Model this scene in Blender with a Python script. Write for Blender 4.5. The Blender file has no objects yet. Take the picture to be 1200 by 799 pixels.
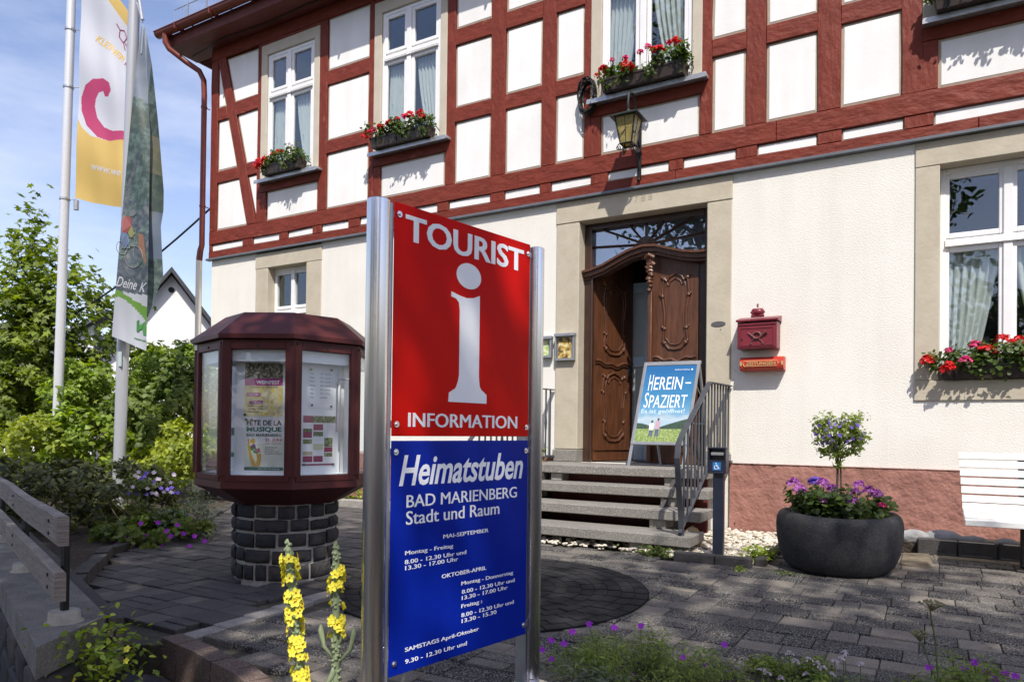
import bpy, math, random
import numpy as np
from math import sin, cos, pi, sqrt, radians, atan2
random.seed(7); RNG = np.random.default_rng(11)
S = bpy.context.scene
COL = S.collection
# ------------------------------------------------------------------ camera
YAW = math.atan(489/840.); PIT = .010; ROL = .012
CAM = np.array([0, -7.3, 0.])
def cam_basis():
    f = np.array([-sin(YAW), cos(YAW), 0]); r = np.array([cos(YAW), sin(YAW), 0]); u = np.array([0, 0, 1.])
    f2 = f*cos(PIT)+u*sin(PIT); u2 = u*cos(PIT)-f*sin(PIT)
    c, s = cos(ROL), sin(ROL)
    return f2, r*c+u2*s, u2*c-r*s
from mathutils import Matrix, Vector
f_, r_, u_ = cam_basis()
cd = bpy.data.cameras.new('camera'); co = bpy.data.objects.new('camera', cd); COL.objects.link(co)
M = Matrix(((r_[0], u_[0], -f_[0], CAM[0]), (r_[1], u_[1], -f_[1], CAM[1]), (r_[2], u_[2], -f_[2], CAM[2]), (0, 0, 0, 1)))
co.matrix_world = M
cd.sensor_width = 36; cd.lens = 25.2; cd.shift_y = .0809; cd.clip_start = .05; cd.clip_end = 3000
S.camera = co
# ------------------------------------------------------------------ light
SUNV = Vector((.68, -1, 1.6)).normalized()
EL = math.asin(SUNV.z); AZ = atan2(SUNV.x, SUNV.y)
W = bpy.data.worlds.new('World'); S.world = W; W.use_nodes = True
nt = W.node_tree; nt.nodes.clear()
out = nt.nodes.new('ShaderNodeOutputWorld'); bg = nt.nodes.new('ShaderNodeBackground'); sky = nt.nodes.new('ShaderNodeTexSky')
sky.sky_type = 'NISHITA'; sky.sun_disc = False; sky.sun_elevation = EL; sky.sun_rotation = AZ
sky.air_density = 1.15; sky.dust_density = 1.2; sky.ozone_density = 1.5
tc = nt.nodes.new('ShaderNodeTexCoord'); mp = nt.nodes.new('ShaderNodeMapping'); mp.inputs['Scale'].default_value = (1.2, 1.2, 4.5)
mp.inputs['Rotation'].default_value = (.2, .25, .5)
nz = nt.nodes.new('ShaderNodeTexNoise'); nz.inputs['Scale'].default_value = 2.2; nz.inputs['Detail'].default_value = 8; nz.inputs['Roughness'].default_value = .58
rp = nt.nodes.new('ShaderNodeValToRGB'); rp.color_ramp.elements[0].position = .46; rp.color_ramp.elements[1].position = .78
rp.color_ramp.elements[1].color = (.5, .5, .5, 1)
mx = nt.nodes.new('ShaderNodeMixRGB'); mx.inputs[2].default_value = (4.6, 4.8, 5.6, 1)
L = nt.links.new
L(tc.outputs['Generated'], mp.inputs['Vector']); L(mp.outputs[0], nz.inputs['Vector']); L(nz.outputs[0], rp.inputs[0])
L(rp.outputs[0], mx.inputs[0]); tn = nt.nodes.new('ShaderNodeMixRGB'); tn.blend_type = 'MULTIPLY'; tn.inputs[0].default_value = 1; tn.inputs[2].default_value = (.90, .80, .86, 1); L(sky.outputs[0], tn.inputs[1]); L(tn.outputs[0], mx.inputs[1]); L(mx.outputs[0], bg.inputs[0]); L(bg.outputs[0], out.inputs[0])
bg.inputs[1].default_value = .15
sl = bpy.data.lights.new('sun', 'SUN'); sl.energy = 3.6; sl.angle = radians(.53); sl.color = (1, .95, .87)
so = bpy.data.objects.new('sun', sl); COL.objects.link(so); so.rotation_euler = SUNV.to_track_quat('Z', 'Y').to_euler(); so.location = (4, -8, 12)
S.view_settings.view_transform = 'Standard'; S.view_settings.look = 'None'; S.view_settings.exposure = .66; S.view_settings.gamma = 1
S.render.engine = 'CYCLES'; S.render.resolution_x = 1024; S.render.resolution_y = 681
S.cycles.max_bounces = 8; S.cycles.transparent_max_bounces = 12
# ------------------------------------------------------------------ materials
def ramp(n, stops):
    e = n.color_ramp.elements
    while len(e) < len(stops): e.new(.5)
    for i, (p, c) in enumerate(stops):
        e[i].position = p; e[i].color = (*c, 1) if len(c) == 3 else c
def mat(name, c1, c2=None, rough=.7, scale=8, detail=5, stretch=(1, 1, 1), bump=0, bscale=40, metal=0, spec=.5, rnd=None, rndcols=None,
        speck=None, streak=0, trans=0, coat=0, c3=None, cp=(.35, .65), bstretch=None, bdist=.01, rscale=0, bdet=4, crack=0):
    m = bpy.data.materials.new(name); m.use_nodes = True; t = m.node_tree; N = t.nodes; K = t.links.new
    b = N['Principled BSDF']; b.inputs['Roughness'].default_value = rough; b.inputs['Metallic'].default_value = metal
    b.inputs['Specular IOR Level'].default_value = spec; b.inputs['Coat Weight'].default_value = coat; b.inputs['Coat Roughness'].default_value = .08
    g = N.new('ShaderNodeNewGeometry'); mpn = N.new('ShaderNodeMapping'); mpn.inputs['Scale'].default_value = stretch
    K(g.outputs['Position'], mpn.inputs['Vector'])
    col = None
    if c2 is None: c2 = c1
    n = N.new('ShaderNodeTexNoise'); n.inputs['Scale'].default_value = scale; n.inputs['Detail'].default_value = detail; n.inputs['Roughness'].default_value = .6
    K(mpn.outputs[0], n.inputs['Vector'])
    r = N.new('ShaderNodeValToRGB'); K(n.outputs[0], r.inputs[0])
    ramp(r, [(cp[0], c1), (cp[1], c2)] + ([(min(.98, cp[1]+.12), c3)] if c3 else []))
    col = r.outputs[0]
    if rnd:
        if rnd == 'object': q = N.new('ShaderNodeObjectInfo'); ro = q.outputs['Random']
        else: ro = g.outputs['Random Per Island']
        rr = N.new('ShaderNodeValToRGB'); rr.color_ramp.interpolation = 'LINEAR'; ramp(rr, rndcols); K(ro, rr.inputs[0])
        mxn = N.new('ShaderNodeMixRGB'); mxn.blend_type = 'MULTIPLY'; mxn.inputs[0].default_value = 1
        K(col, mxn.inputs[1]); K(rr.outputs[0], mxn.inputs[2]); col = mxn.outputs[0]
    if speck:
        sc, lo, hi, cc = speck
        n2 = N.new('ShaderNodeTexNoise'); n2.inputs['Scale'].default_value = sc; n2.inputs['Detail'].default_value = 2
        K(g.outputs['Position'], n2.inputs['Vector'])
        r2 = N.new('ShaderNodeValToRGB'); ramp(r2, [(lo, (0, 0, 0)), (hi, (1, 1, 1))]); K(n2.outputs[0], r2.inputs[0])
        mm = N.new('ShaderNodeMixRGB'); mm.inputs[2].default_value = (*cc, 1); K(r2.outputs[0], mm.inputs[0]); K(col, mm.inputs[1]); col = mm.outputs[0]
    if streak:
        m5 = N.new('ShaderNodeMapping'); m5.inputs['Scale'].default_value = (1, 1, .12); K(g.outputs['Position'], m5.inputs['Vector'])
        n5 = N.new('ShaderNodeTexNoise'); n5.inputs['Scale'].default_value = 7; n5.inputs['Detail'].default_value = 7; K(m5.outputs[0], n5.inputs['Vector'])
        n6 = N.new('ShaderNodeTexNoise'); n6.inputs['Scale'].default_value = .9; n6.inputs['Detail'].default_value = 6; K(g.outputs['Position'], n6.inputs['Vector'])
        mu = N.new('ShaderNodeMath'); mu.operation = 'ADD'; K(n5.outputs[0], mu.inputs[0]); K(n6.outputs[0], mu.inputs[1])
        r5 = N.new('ShaderNodeValToRGB'); ramp(r5, [(.0, (1, 1, 1)), (.44, (1, 1, 1)), (.75, (1-streak, 1-streak*1.1, 1-streak*1.3))]); mh = N.new('ShaderNodeMath'); mh.operation = 'MULTIPLY'; mh.inputs[1].default_value = .55; K(mu.outputs[0], mh.inputs[0]); K(mh.outputs[0], r5.inputs[0])
        m7 = N.new('ShaderNodeMixRGB'); m7.blend_type = 'MULTIPLY'; m7.inputs[0].default_value = 1; K(col, m7.inputs[1]); K(r5.outputs[0], m7.inputs[2]); col = m7.outputs[0]
    K(col, b.inputs['Base Color'])
    if rscale:
        mr = N.new('ShaderNodeMapRange'); mr.inputs['To Min'].default_value = max(0, rough-rscale); mr.inputs['To Max'].default_value = min(1, rough+rscale)
        K(n.outputs[0], mr.inputs[0]); K(mr.outputs[0], b.inputs['Roughness'])
    if bump:
        m2 = N.new('ShaderNodeMapping'); m2.inputs['Scale'].default_value = bstretch or stretch; K(g.outputs['Position'], m2.inputs['Vector'])
        nb = N.new('ShaderNodeTexNoise'); nb.inputs['Scale'].default_value = bscale; nb.inputs['Detail'].default_value = bdet; K(m2.outputs[0], nb.inputs['Vector'])
        bp = N.new('ShaderNodeBump'); bp.inputs['Strength'].default_value = bump; bp.inputs['Distance'].default_value = bdist
        K(nb.outputs[0], bp.inputs['Height']); K(bp.outputs[0], b.inputs['Normal'])
    if trans:
        tr = N.new('ShaderNodeBsdfTranslucent'); ms = N.new('ShaderNodeMixShader'); ms.inputs[0].default_value = trans
        hs = N.new('ShaderNodeHueSaturation'); hs.inputs['Value'].default_value = 1.5; hs.inputs['Saturation'].default_value = 1.15; K(col, hs.inputs['Color'])
        K(hs.outputs[0], tr.inputs[0]); K(b.outputs[0], ms.inputs[1]); K(tr.outputs[0], ms.inputs[2]); K(ms.outputs[0], N['Material Output'].inputs[0])
    return m
def glassmat(name, tint=(1, 1, 1), refl=1.0, rough=.01, base=.06):
    m = bpy.data.materials.new(name); m.use_nodes = True; N = m.node_tree.nodes; K = m.node_tree.links.new
    N.remove(N['Principled BSDF'])
    tr = N.new('ShaderNodeBsdfTransparent'); tr.inputs[0].default_value = (*tint, 1)
    gl = N.new('ShaderNodeBsdfGlossy'); gl.inputs['Roughness'].default_value = rough; gl.inputs[0].default_value = (.9, .95, 1, 1)
    fr = N.new('ShaderNodeLayerWeight'); fr.inputs[0].default_value = .5
    pw = N.new('ShaderNodeMath'); pw.operation = 'POWER'; pw.inputs[1].default_value = 3; K(fr.outputs['Facing'], pw.inputs[0])
    ma = N.new('ShaderNodeMath'); ma.operation = 'MULTIPLY_ADD'; ma.inputs[1].default_value = .8*refl; ma.inputs[2].default_value = base; ma.use_clamp = True; K(pw.outputs[0], ma.inputs[0])
    # slight waviness of old panes
    g = N.new('ShaderNodeNewGeometry'); nz = N.new('ShaderNodeTexNoise'); nz.inputs['Scale'].default_value = 2.5; K(g.outputs['Position'], nz.inputs['Vector'])
    bp = N.new('ShaderNodeBump'); bp.inputs['Strength'].default_value = .08; bp.inputs['Distance'].default_value = .02; K(nz.outputs[0], bp.inputs['Height']); K(bp.outputs[0], gl.inputs['Normal'])
    ms = N.new('ShaderNodeMixShader'); K(ma.outputs[0], ms.inputs[0]); K(tr.outputs[0], ms.inputs[1]); K(gl.outputs[0], ms.inputs[2]); K(ms.outputs[0], N['Material Output'].inputs[0])
    return m
X = {}
def timbm(nm, st): return mat(nm, (.185, .031, .016), (.145, .023, .012), spec=.3, rough=.6, scale=9, detail=9, stretch=st, bump=1, bscale=16, bstretch=st, bdist=.016, c3=(.28, .075, .045), rscale=.15, bdet=10, cp=(.38, .62))
X['timber'] = timbm('red_timber', (1, 1, .5)); X['timberh'] = timbm('red_timber_horizontal', (.5, 1, 1))
X['timberd'] = mat('dark_red_soffit', (.13, .025, .018), (.10, .018, .014), rough=.6, bump=.2, bscale=20)
X['render_w'] = mat('white_infill', (.83, .83, .82), (.79, .79, .78), rough=.9, scale=2.2, bump=.22, bscale=30, bdist=.005, streak=.09)
X['line'] = mat('beige_border_line', (.46, .40, .31), (.40, .34, .27), rough=.9, scale=20)
X['render_c'] = mat('cream_roughcast', (.79, .77, .71), (.75, .725, .665), rough=.95, scale=1.2, bump=.55, bscale=85, bdist=.008, bdet=3, streak=.07)
X['plinth'] = mat('red_plinth_render', (.35, .17, .135), (.29, .135, .105), rough=.9, scale=4, bump=.8, bscale=16, bdist=.028, bdet=7, streak=.12)
X['stone'] = mat('beige_stone_frame', (.50, .45, .35), (.44, .39, .30), rough=.85, scale=5, bump=.25, bscale=30, bdist=.01)
X['stone_up'] = mat('beige_window_board', (.52, .47, .38), (.47, .42, .34), rough=.8, scale=5, bump=.1)
X['slate'] = mat('grey_metal_strip', (.17, .18, .20), (.13, .14, .16), rough=.45, metal=.3)
X['white'] = mat('white_window_paint', (.80, .80, .80), (.76, .76, .76), rough=.35)
X['whitep'] = mat('white_bench_paint', (.70, .70, .68), (.60, .60, .58), rough=.45, scale=14, bump=.2)
X['glass'] = glassmat('window_glass', (.88, .91, .90), 1.0, base=.075)
X['kglass'] = glassmat('kiosk_glass', (.98, .99, .99), .6, base=.03)
X['curtain'] = mat('net_curtain', (.86, .88, .87), (.80, .83, .83), rough=.9, scale=20, trans=.25)
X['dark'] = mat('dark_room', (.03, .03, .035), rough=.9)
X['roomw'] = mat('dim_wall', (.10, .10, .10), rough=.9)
X['doorw'] = mat('door_oak', (.12, .044, .019), (.062, .024, .011), rough=.42, scale=4, stretch=(9, 9, 1), bump=.3, bscale=8, bdist=.01, c3=(.16, .066, .03), coat=.05)
X['doord'] = mat('dark_oak', (.055, .024, .014), (.035, .016, .010), rough=.35, scale=5, coat=.2)
X['bluedoor'] = mat('grey_blue_inner_door', (.36, .47, .57), (.32, .42, .52), rough=.5)
X['gutter'] = mat('brown_red_gutter', (.18, .035, .022), (.14, .026, .018), rough=.35)
X['pipew'] = mat('cream_pipe', (.74, .70, .60), rough=.5)
X['tile'] = mat('dark_roof_slate', (.05, .052, .06), (.03, .032, .038), rough=.6, scale=10, bump=.4)
X['galv'] = mat('galvanised_steel', (.55, .56, .57), (.45, .46, .48), rough=.4, metal=.8, scale=20)
X['steel'] = mat('brushed_steel', (.80, .80, .81), (.72, .72, .74), rough=.27, metal=1, scale=3, stretch=(1, 1, .05))
X['red'] = mat('red_enamel', (.60, .008, .005), (.54, .007, .004), rough=.2, scale=1.4, spec=.05, coat=0, rscale=.05)
X['blue'] = mat('blue_enamel', (.004, .020, .30), (.003, .016, .26), rough=.2, scale=1.4, spec=.12, coat=0)
X['letter'] = mat('white_lettering', (.85, .86, .88), rough=.4)
X['alu'] = mat('anodised_aluminium', (.45, .46, .47), (.38, .39, .40), rough=.35, metal=.7)
X['maroon'] = mat('maroon_metal', (.090, .020, .019), (.072, .016, .015), spec=.25, rough=.42, scale=3, bump=.04, bscale=300, rscale=.08)
X['discbed'] = mat('black_joint_bed', (.012, .012, .013), rough=.95, spec=.1)
X['mortar'] = mat('grey_mortar', (.42, .39, .35), (.32, .30, .26), rough=.95, scale=30, bump=.6, bscale=60)
X['basalt'] = mat('basalt_block', (.022, .022, .024), (.045, .043, .042), rough=.8, scale=9, bump=.8, bscale=25, bdist=.015, rnd='object', rndcols=[(0, (.7, .7, .7)), (.5, (1, 1, 1.05)), (1, (1.7, 1.5, 1.3))])
X['board'] = mat('white_backboard', (.84, .87, .90), rough=.7)
X['paper'] = mat('paper', (.80, .81, .84), rough=.7)
X['step'] = mat('grey_concrete_step', (.19, .175, .155), (.145, .135, .118), rough=.85, scale=4, speck=(160, .56, .62, (.40, .39, .36)), bump=.3, bscale=120, bdist=.004)
X['blk'] = mat('pale_concrete_block', (.34, .32, .28), (.25, .23, .20), rough=.9, bump=.4, bscale=50)
X['iron'] = mat('grey_painted_iron', (.075, .082, .095), (.06, .066, .078), rough=.42, metal=.2)
X['black'] = mat('black_iron', (.012, .012, .013), (.02, .02, .02), rough=.5, metal=.3)
X['navy'] = mat('dark_blue_post', (.012, .016, .032), (.018, .022, .04), rough=.35)
PR = [(0, (.26, .26, .28)), (.30, (.38, .38, .41)), (.45, (.85, .84, .83)), (.75, (1.15, 1.11, 1.06)), (.97, (1.9, 1.8, 1.6))]
def paver(name, r): return mat(name, (.118, .106, .092), (.082, .075, .066), rough=.86, spec=.3, scale=7, speck=(120, .52, .60, (.23, .22, .205)), bump=.5, bscale=150, bdist=.004, rnd=r, rndcols=PR, rscale=.1)
X['pav'] = paver('mixed_grey_pavers', 'object'); X['pavi'] = paver('mixed_grey_pavers_far', 'island')
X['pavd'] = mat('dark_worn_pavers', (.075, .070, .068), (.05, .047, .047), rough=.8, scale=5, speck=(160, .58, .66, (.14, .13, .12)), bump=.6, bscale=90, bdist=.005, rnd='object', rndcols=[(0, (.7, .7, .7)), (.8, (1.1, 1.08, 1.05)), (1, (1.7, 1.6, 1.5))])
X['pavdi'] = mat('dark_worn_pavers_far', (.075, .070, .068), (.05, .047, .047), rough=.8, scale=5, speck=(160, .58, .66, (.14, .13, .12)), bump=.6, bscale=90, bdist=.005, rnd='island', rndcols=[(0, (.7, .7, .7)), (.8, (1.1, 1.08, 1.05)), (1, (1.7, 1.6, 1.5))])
X['sett'] = mat('black_setts', (.020, .020, .022), (.014, .014, .016), rough=.85, scale=10, spec=.25, bump=.6, bscale=80, bdist=.006, rnd='island', rndcols=[(0, (.7, .7, .72)), (1, (1.35, 1.3, 1.25))])
X['lightp'] = mat('pale_paver', (.30, .28, .25), (.22, .205, .185), rough=.85, scale=14, speck=(180, .55, .62, (.42, .40, .37)), bump=.3, bscale=100)
X['joint'] = mat('sandy_joint', (.04, .04, .026), (.085, .075, .055), rough=.95, scale=30, bump=.5, bscale=90, bdist=.005)
X['kerbb'] = mat('brown_brick_kerb', (.095, .065, .055), (.125, .09, .075), rough=.85, scale=12, speck=(150, .57, .65, (.25, .2, .17)), bump=.5, bscale=90, bdist=.005, rnd='object', rndcols=[(0, (.75, .75, .75)), (1, (1.25, 1.2, 1.15))])
X['asph'] = mat('road_asphalt', (.05, .05, .052), (.065, .063, .06), rough=.9, scale=5, bump=.6, bscale=120)
X['soil'] = mat('planting_soil', (.035, .026, .018), (.06, .045, .03), rough=.95, scale=20, bump=1, bscale=30, bdist=.03)
X['conc'] = mat('weathered_concrete', (.21, .20, .18), (.11, .105, .095), rough=.9, scale=5, speck=(120, .6, .68, (.30, .29, .26)), bump=.7, bscale=60, bdist=.01, c3=(.22, .21, .19))
X['conl'] = mat('pale_concrete_foot', (.46, .43, .37), (.34, .32, .27), rough=.9, scale=20, bump=.4)
X['wood'] = mat('weathered_grey_wood', (.33, .285, .245), (.20, .172, .148), rough=.8, scale=5, stretch=(1.2, 1.2, 16), detail=9, bump=.8, bscale=7, bstretch=(2, 2, 28), bdist=.012, c3=(.46, .43, .40))
X['gravel'] = mat('white_pebbles', (.62, .57, .48), (.50, .45, .37), rough=.8, scale=30, rnd='island', rndcols=[(0, (.55, .52, .48)), (.5, (1, 1, 1)), (1, (1.2, 1.2, 1.2))])
X['kerbd'] = mat('dark_kerb_block', (.06, .055, .052), (.04, .037, .035), rough=.85, scale=10, bump=.5, bscale=60, c3=(.09, .085, .075))
X['sand'] = mat('mossy_sandstone', (.20, .16, .11), (.11, .095, .065), rough=.9, scale=12, bump=.8, bscale=25, c3=(.27, .23, .17))
X['rockg'] = mat('grey_rock', (.33, .33, .34), (.22, .22, .22), rough=.85, scale=9, bump=.8, bscale=20, bdist=.02)
X['rockt'] = mat('tan_rock', (.42, .30, .16), (.30, .21, .11), rough=.9, scale=9, bump=.6, bscale=20)
X['pot'] = mat('dark_granite_planter', (.024, .024, .027), (.038, .038, .041), rough=.85, scale=14, spec=.3, streak=.3, speck=(230, .58, .68, (.11, .11, .115)), bump=.5, bscale=110, bdist=.005)
X['trough'] = mat('dark_brown_trough', (.035, .024, .020), (.05, .034, .028), rough=.4)
X['postbox'] = mat('wine_red_paint', (.19, .020, .032), (.16, .017, .027), rough=.38, rscale=.1)
X['newsbox'] = mat('bright_red_paint', (.50, .035, .015), (.42, .03, .014), rough=.4)
X['gold'] = mat('gold_letter', (.62, .45, .20), rough=.4, metal=.4)
X['amber'] = mat('amber_glass', (.50, .42, .17), (.34, .27, .09), rough=.15, scale=25, trans=.3)
X['cloth'] = mat('white_flag_cloth', (.58, .59, .64), rough=.8, trans=.3)
X['clothy'] = mat('yellow_flag_cloth', (.60, .42, .14), rough=.8, trans=.3)
X['clothp'] = mat('pink_flag_print', (.42, .05, .14), rough=.8, trans=.2)
def leafm(n, a, b, tr=.42, rnd=.25): return mat(n, a, b, rough=.55, scale=1.2, cp=(.4, .6), trans=tr, rnd='island', rndcols=[(0, (1-rnd*1.6,)*3), (.5, (1, 1, 1)), (1, (1+rnd*2.2, 1+rnd*1.7, 1+rnd))])
X['maple'] = leafm('maple_leaf', (.175, .235, .036), (.125, .18, .028), rnd=.35)
X['lime'] = leafm('bright_green_leaf', (.25, .34, .04), (.19, .28, .034), rnd=.3)
X['yell'] = leafm('yellow_green_leaf', (.28, .33, .035), (.21, .27, .032))
X['dkleaf'] = leafm('dark_olive_leaf', (.11, .125, .04), (.08, .10, .034), .25, .4)
X['mid'] = leafm('mid_green_leaf', (.15, .205, .045), (.11, .165, .036))
X['fern'] = leafm('feathery_leaf', (.21, .28, .06), (.16, .23, .05), rnd=.3)
X['ger'] = leafm('geranium_leaf', (.085, .135, .03), (.06, .10, .022))
X['grey'] = leafm('grey_green_leaf', (.16, .20, .13), (.12, .155, .095), .2)
X['cab'] = leafm('blue_green_broad_leaf', (.10, .15, .10), (.07, .12, .075), .2)
X['canopy'] = leafm('canopy_leaf', (.06, .10, .018), (.045, .08, .014), .3)
X['bark'] = mat('bark', (.10, .075, .05), (.06, .045, .03), rough=.9, bump=.8, bscale=20, stretch=(1, 1, .3))
def petal(n, a, b=None, tr=.25): return mat(n, a, b or a, rough=.6, scale=60, trans=tr, rnd='island', rndcols=[(0, (.7, .7, .7)), (1, (1.25, 1.25, 1.25))])
X['fred'] = petal('scarlet_petal', (.62, .010, .012)); X['fpink'] = petal('pink_petal', (.68, .05, .20)); X['flil'] = petal('lilac_petal', (.50, .16, .50))
X['fvio'] = petal('violet_petal', (.18, .11, .55)); X['fmag'] = petal('magenta_petal', (.34, .02, .50)); X['fyel'] = petal('yellow_petal', (.88, .80, .08)); X['fwht'] = petal('pale_petal', (.60, .52, .58))
X['fcen'] = mat('rusty_centre', (.30, .07, .01), rough=.7); X['stemg'] = mat('felted_stem', (.24, .29, .17), (.18, .23, .13), rough=.8, scale=40)
X['stem'] = mat('green_stem', (.10, .14, .04), rough=.7)
X['wht2'] = mat('white_house_wall', (.78, .78, .77), (.74, .74, .73), rough=.9)
X['grass'] = mat('meadow_ground', (.05, .08, .02), (.08, .10, .03), rough=.95, scale=2, bump=.5)
X['hill'] = mat('wooded_hill', (.03, .05, .03), (.045, .07, .04), rough=1, scale=.2)
_fc = {}
def flat(c, rough=.6):
    k = tuple(round(v, 3) for v in c)
    if k not in _fc: _fc[k] = mat('print_%d' % (len(_fc)+1), c, rough=rough)
    return _fc[k]
# ------------------------------------------------------------------ mesh builder
def npa(p): return np.array(p, float)
class MB:
    def __init__(s): s.v = []; s.f = []; s.m = []; s.mats = []; s.cm = 0; s.smooth = False
    def use(s, m):
        if m not in s.mats: s.mats.append(m)
        s.cm = s.mats.index(m); return s
    def add(s, V, F):
        o = len(s.v); s.v += [tuple(map(float, p)) for p in V]
        for f in F: s.f.append(tuple(i+o for i in f)); s.m.append(s.cm)
        return s
    def box(s, x0, y0, z0, x1, y1, z1, b=0, R=None, c=None, jit=0):
        if x0 > x1: x0, x1 = x1, x0
        if y0 > y1: y0, y1 = y1, y0
        if z0 > z1: z0, z1 = z1, z0
        if b <= 0:
            V = [(x, y, z) for x in (x0, x1) for y in (y0, y1) for z in (z0, z1)]
            F = [(0, 1, 3, 2), (4, 6, 7, 5), (0, 4, 5, 1), (2, 3, 7, 6), (0, 2, 6, 4), (1, 5, 7, 3)]
        else:
            b = min(b, (x1-x0)*.45, (y1-y0)*.45, (z1-z0)*.45)
            lo = (x0, y0, z0); hi = (x1, y1, z1); V = []; idx = {}
            for cx in (0, 1):
                for cy in (0, 1):
                    for cz in (0, 1):
                        cc = (cx, cy, cz)
                        for ax in range(3):
                            p = [(hi[i]-b if cc[i] else lo[i]+b) for i in range(3)]; p[ax] = hi[ax] if cc[ax] else lo[ax]
                            idx[(cc, ax)] = len(V); V.append(tuple(p))
            F = []
            for ax in range(3):
                a1, a2 = [(1, 2), (2, 0), (0, 1)][ax]
                for sd in (0, 1):
                    q = []
                    for (u, w) in ((0, 0), (1, 0), (1, 1), (0, 1)):
                        cc = [0, 0, 0]; cc[ax] = sd; cc[a1] = u; cc[a2] = w; q.append(idx[(tuple(cc), ax)])
                    F.append(tuple(q if sd else q[::-1]))
                for u in (0, 1):
                    for w in (0, 1):
                        cA = [0, 0, 0]; cA[a1] = u; cA[a2] = w; cB = list(cA); cB[ax] = 1; cA, cB = tuple(cA), tuple(cB)
                        q = [idx[(cA, a1)], idx[(cB, a1)], idx[(cB, a2)], idx[(cA, a2)]]
                        F.append(tuple(q if u != w else q[::-1]))
            for cc in [(i, j, k) for i in (0, 1) for j in (0, 1) for k in (0, 1)]:
                q = [idx[(cc, 0)], idx[(cc, 1)], idx[(cc, 2)]]; F.append(tuple(q if sum(cc) % 2 else q[::-1]))
        V = npa(V)
        if jit: V = V + RNG.uniform(-jit, jit, V.shape)
        if R is not None:
            c = npa(c) if c is not None else V.mean(0); V = (V-c) @ npa(R).T + c
        return s.add(V, F)
    def prism(s, poly, z0, z1, ax='z', map=None):      # poly 2D; extruded along z (or y with poly in xz)
        n = len(poly); P = []
        for d in (z0, z1):
            for (a, b) in poly: P.append((a, b, d) if ax == 'z' else ((a, d, b) if ax == 'y' else (d, a, b)))
        if map: P = [map(*p) for p in P]
        F = [tuple(range(n))[::-1], tuple(range(n, 2*n))]+[(i, (i+1) % n, n+(i+1) % n, n+i) for i in range(n)]
        if ax == 'y': F = [f[::-1] for f in F]
        return s.add(P, F)
    def tube(s, path, r, n=8, cap=True):
        path = [npa(p) for p in path]; rs = r if hasattr(r, '__len__') else [r]*len(path)
        V = []; prev = None
        for i, p in enumerate(path):
            t = path[min(i+1, len(path)-1)]-path[max(i-1, 0)]; t = t/(np.linalg.norm(t)+1e-9)
            if prev is None: a = npa((0, 0, 1)) if abs(t[2]) < .9 else npa((1, 0, 0)); u = np.cross(t, a)
            else: u = prev-t*(prev@t)
            u /= np.linalg.norm(u)+1e-9; prev = u; w = np.cross(t, u)
            for k in range(n): V.append(p+rs[i]*(u*cos(2*pi*k/n)+w*sin(2*pi*k/n)))
        F = [(i*n+k, i*n+(k+1) % n, (i+1)*n+(k+1) % n, (i+1)*n+k) for i in range(len(path)-1) for k in range(n)]
        if cap: F += [tuple(range(n))[::-1], tuple((len(path)-1)*n+k for k in range(n))]
        return s.add(V, F)
    def lathe(s, prof, c, n=32, ph=0):
        V = [(c[0]+r*cos(ph+2*pi*k/n), c[1]+r*sin(ph+2*pi*k/n), z) for (r, z) in prof for k in range(n)]
        F = [(i*n+k, i*n+(k+1) % n, (i+1)*n+(k+1) % n, (i+1)*n+k) for i in range(len(prof)-1) for k in range(n)]
        if prof[0][0] > 1e-4: F.append(tuple(range(n))[::-1])
        if prof[-1][0] > 1e-4: F.append(tuple((len(prof)-1)*n+k for k in range(n)))
        return s.add(V, F)
    def ico(s, c, r, jit=.15, sub=1, sq=(1, 1, 1)):
        t = (1+5**.5)/2
        V = [(-1, t, 0), (1, t, 0), (-1, -t, 0), (1, -t, 0), (0, -1, t), (0, 1, t), (0, -1, -t), (0, 1, -t), (t, 0, -1), (t, 0, 1), (-t, 0, -1), (-t, 0, 1)]
        F = [(0, 11, 5), (0, 5, 1), (0, 1, 7), (0, 7, 10), (0, 10, 11), (1, 5, 9), (5, 11, 4), (11, 10, 2), (10, 7, 6), (7, 1, 8), (3, 9, 4), (3, 4, 2), (3, 2, 6), (3, 6, 8), (3, 8, 9), (4, 9, 5), (2, 4, 11), (6, 2, 10), (8, 6, 7), (9, 8, 1)]
        V = [npa(v)/np.linalg.norm(v) for v in V]
        for _ in range(sub):
            ca = {}; NF = []
            def mid(a, b):
                k = (min(a, b), max(a, b))
                if k not in ca: m = V[a]+V[b]; V.append(m/np.linalg.norm(m)); ca[k] = len(V)-1
                return ca[k]
            for a, b, c_ in F:
                d, e, g = mid(a, b), mid(b, c_), mid(c_, a); NF += [(a, d, g), (b, e, d), (c_, g, e), (d, e, g)]
            F = NF
        V = [v*(1+random.uniform(-jit, jit))*r*npa(sq)+npa(c) for v in V]
        return s.add(V, F)
    def quad(s, a, b, c, d): return s.add([a, b, c, d], [(0, 1, 2, 3)])
WO = {}
def link(o, parent=None, origin=None):
    COL.objects.link(o)
    if parent is not None: o.parent = parent
    return o
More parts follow.
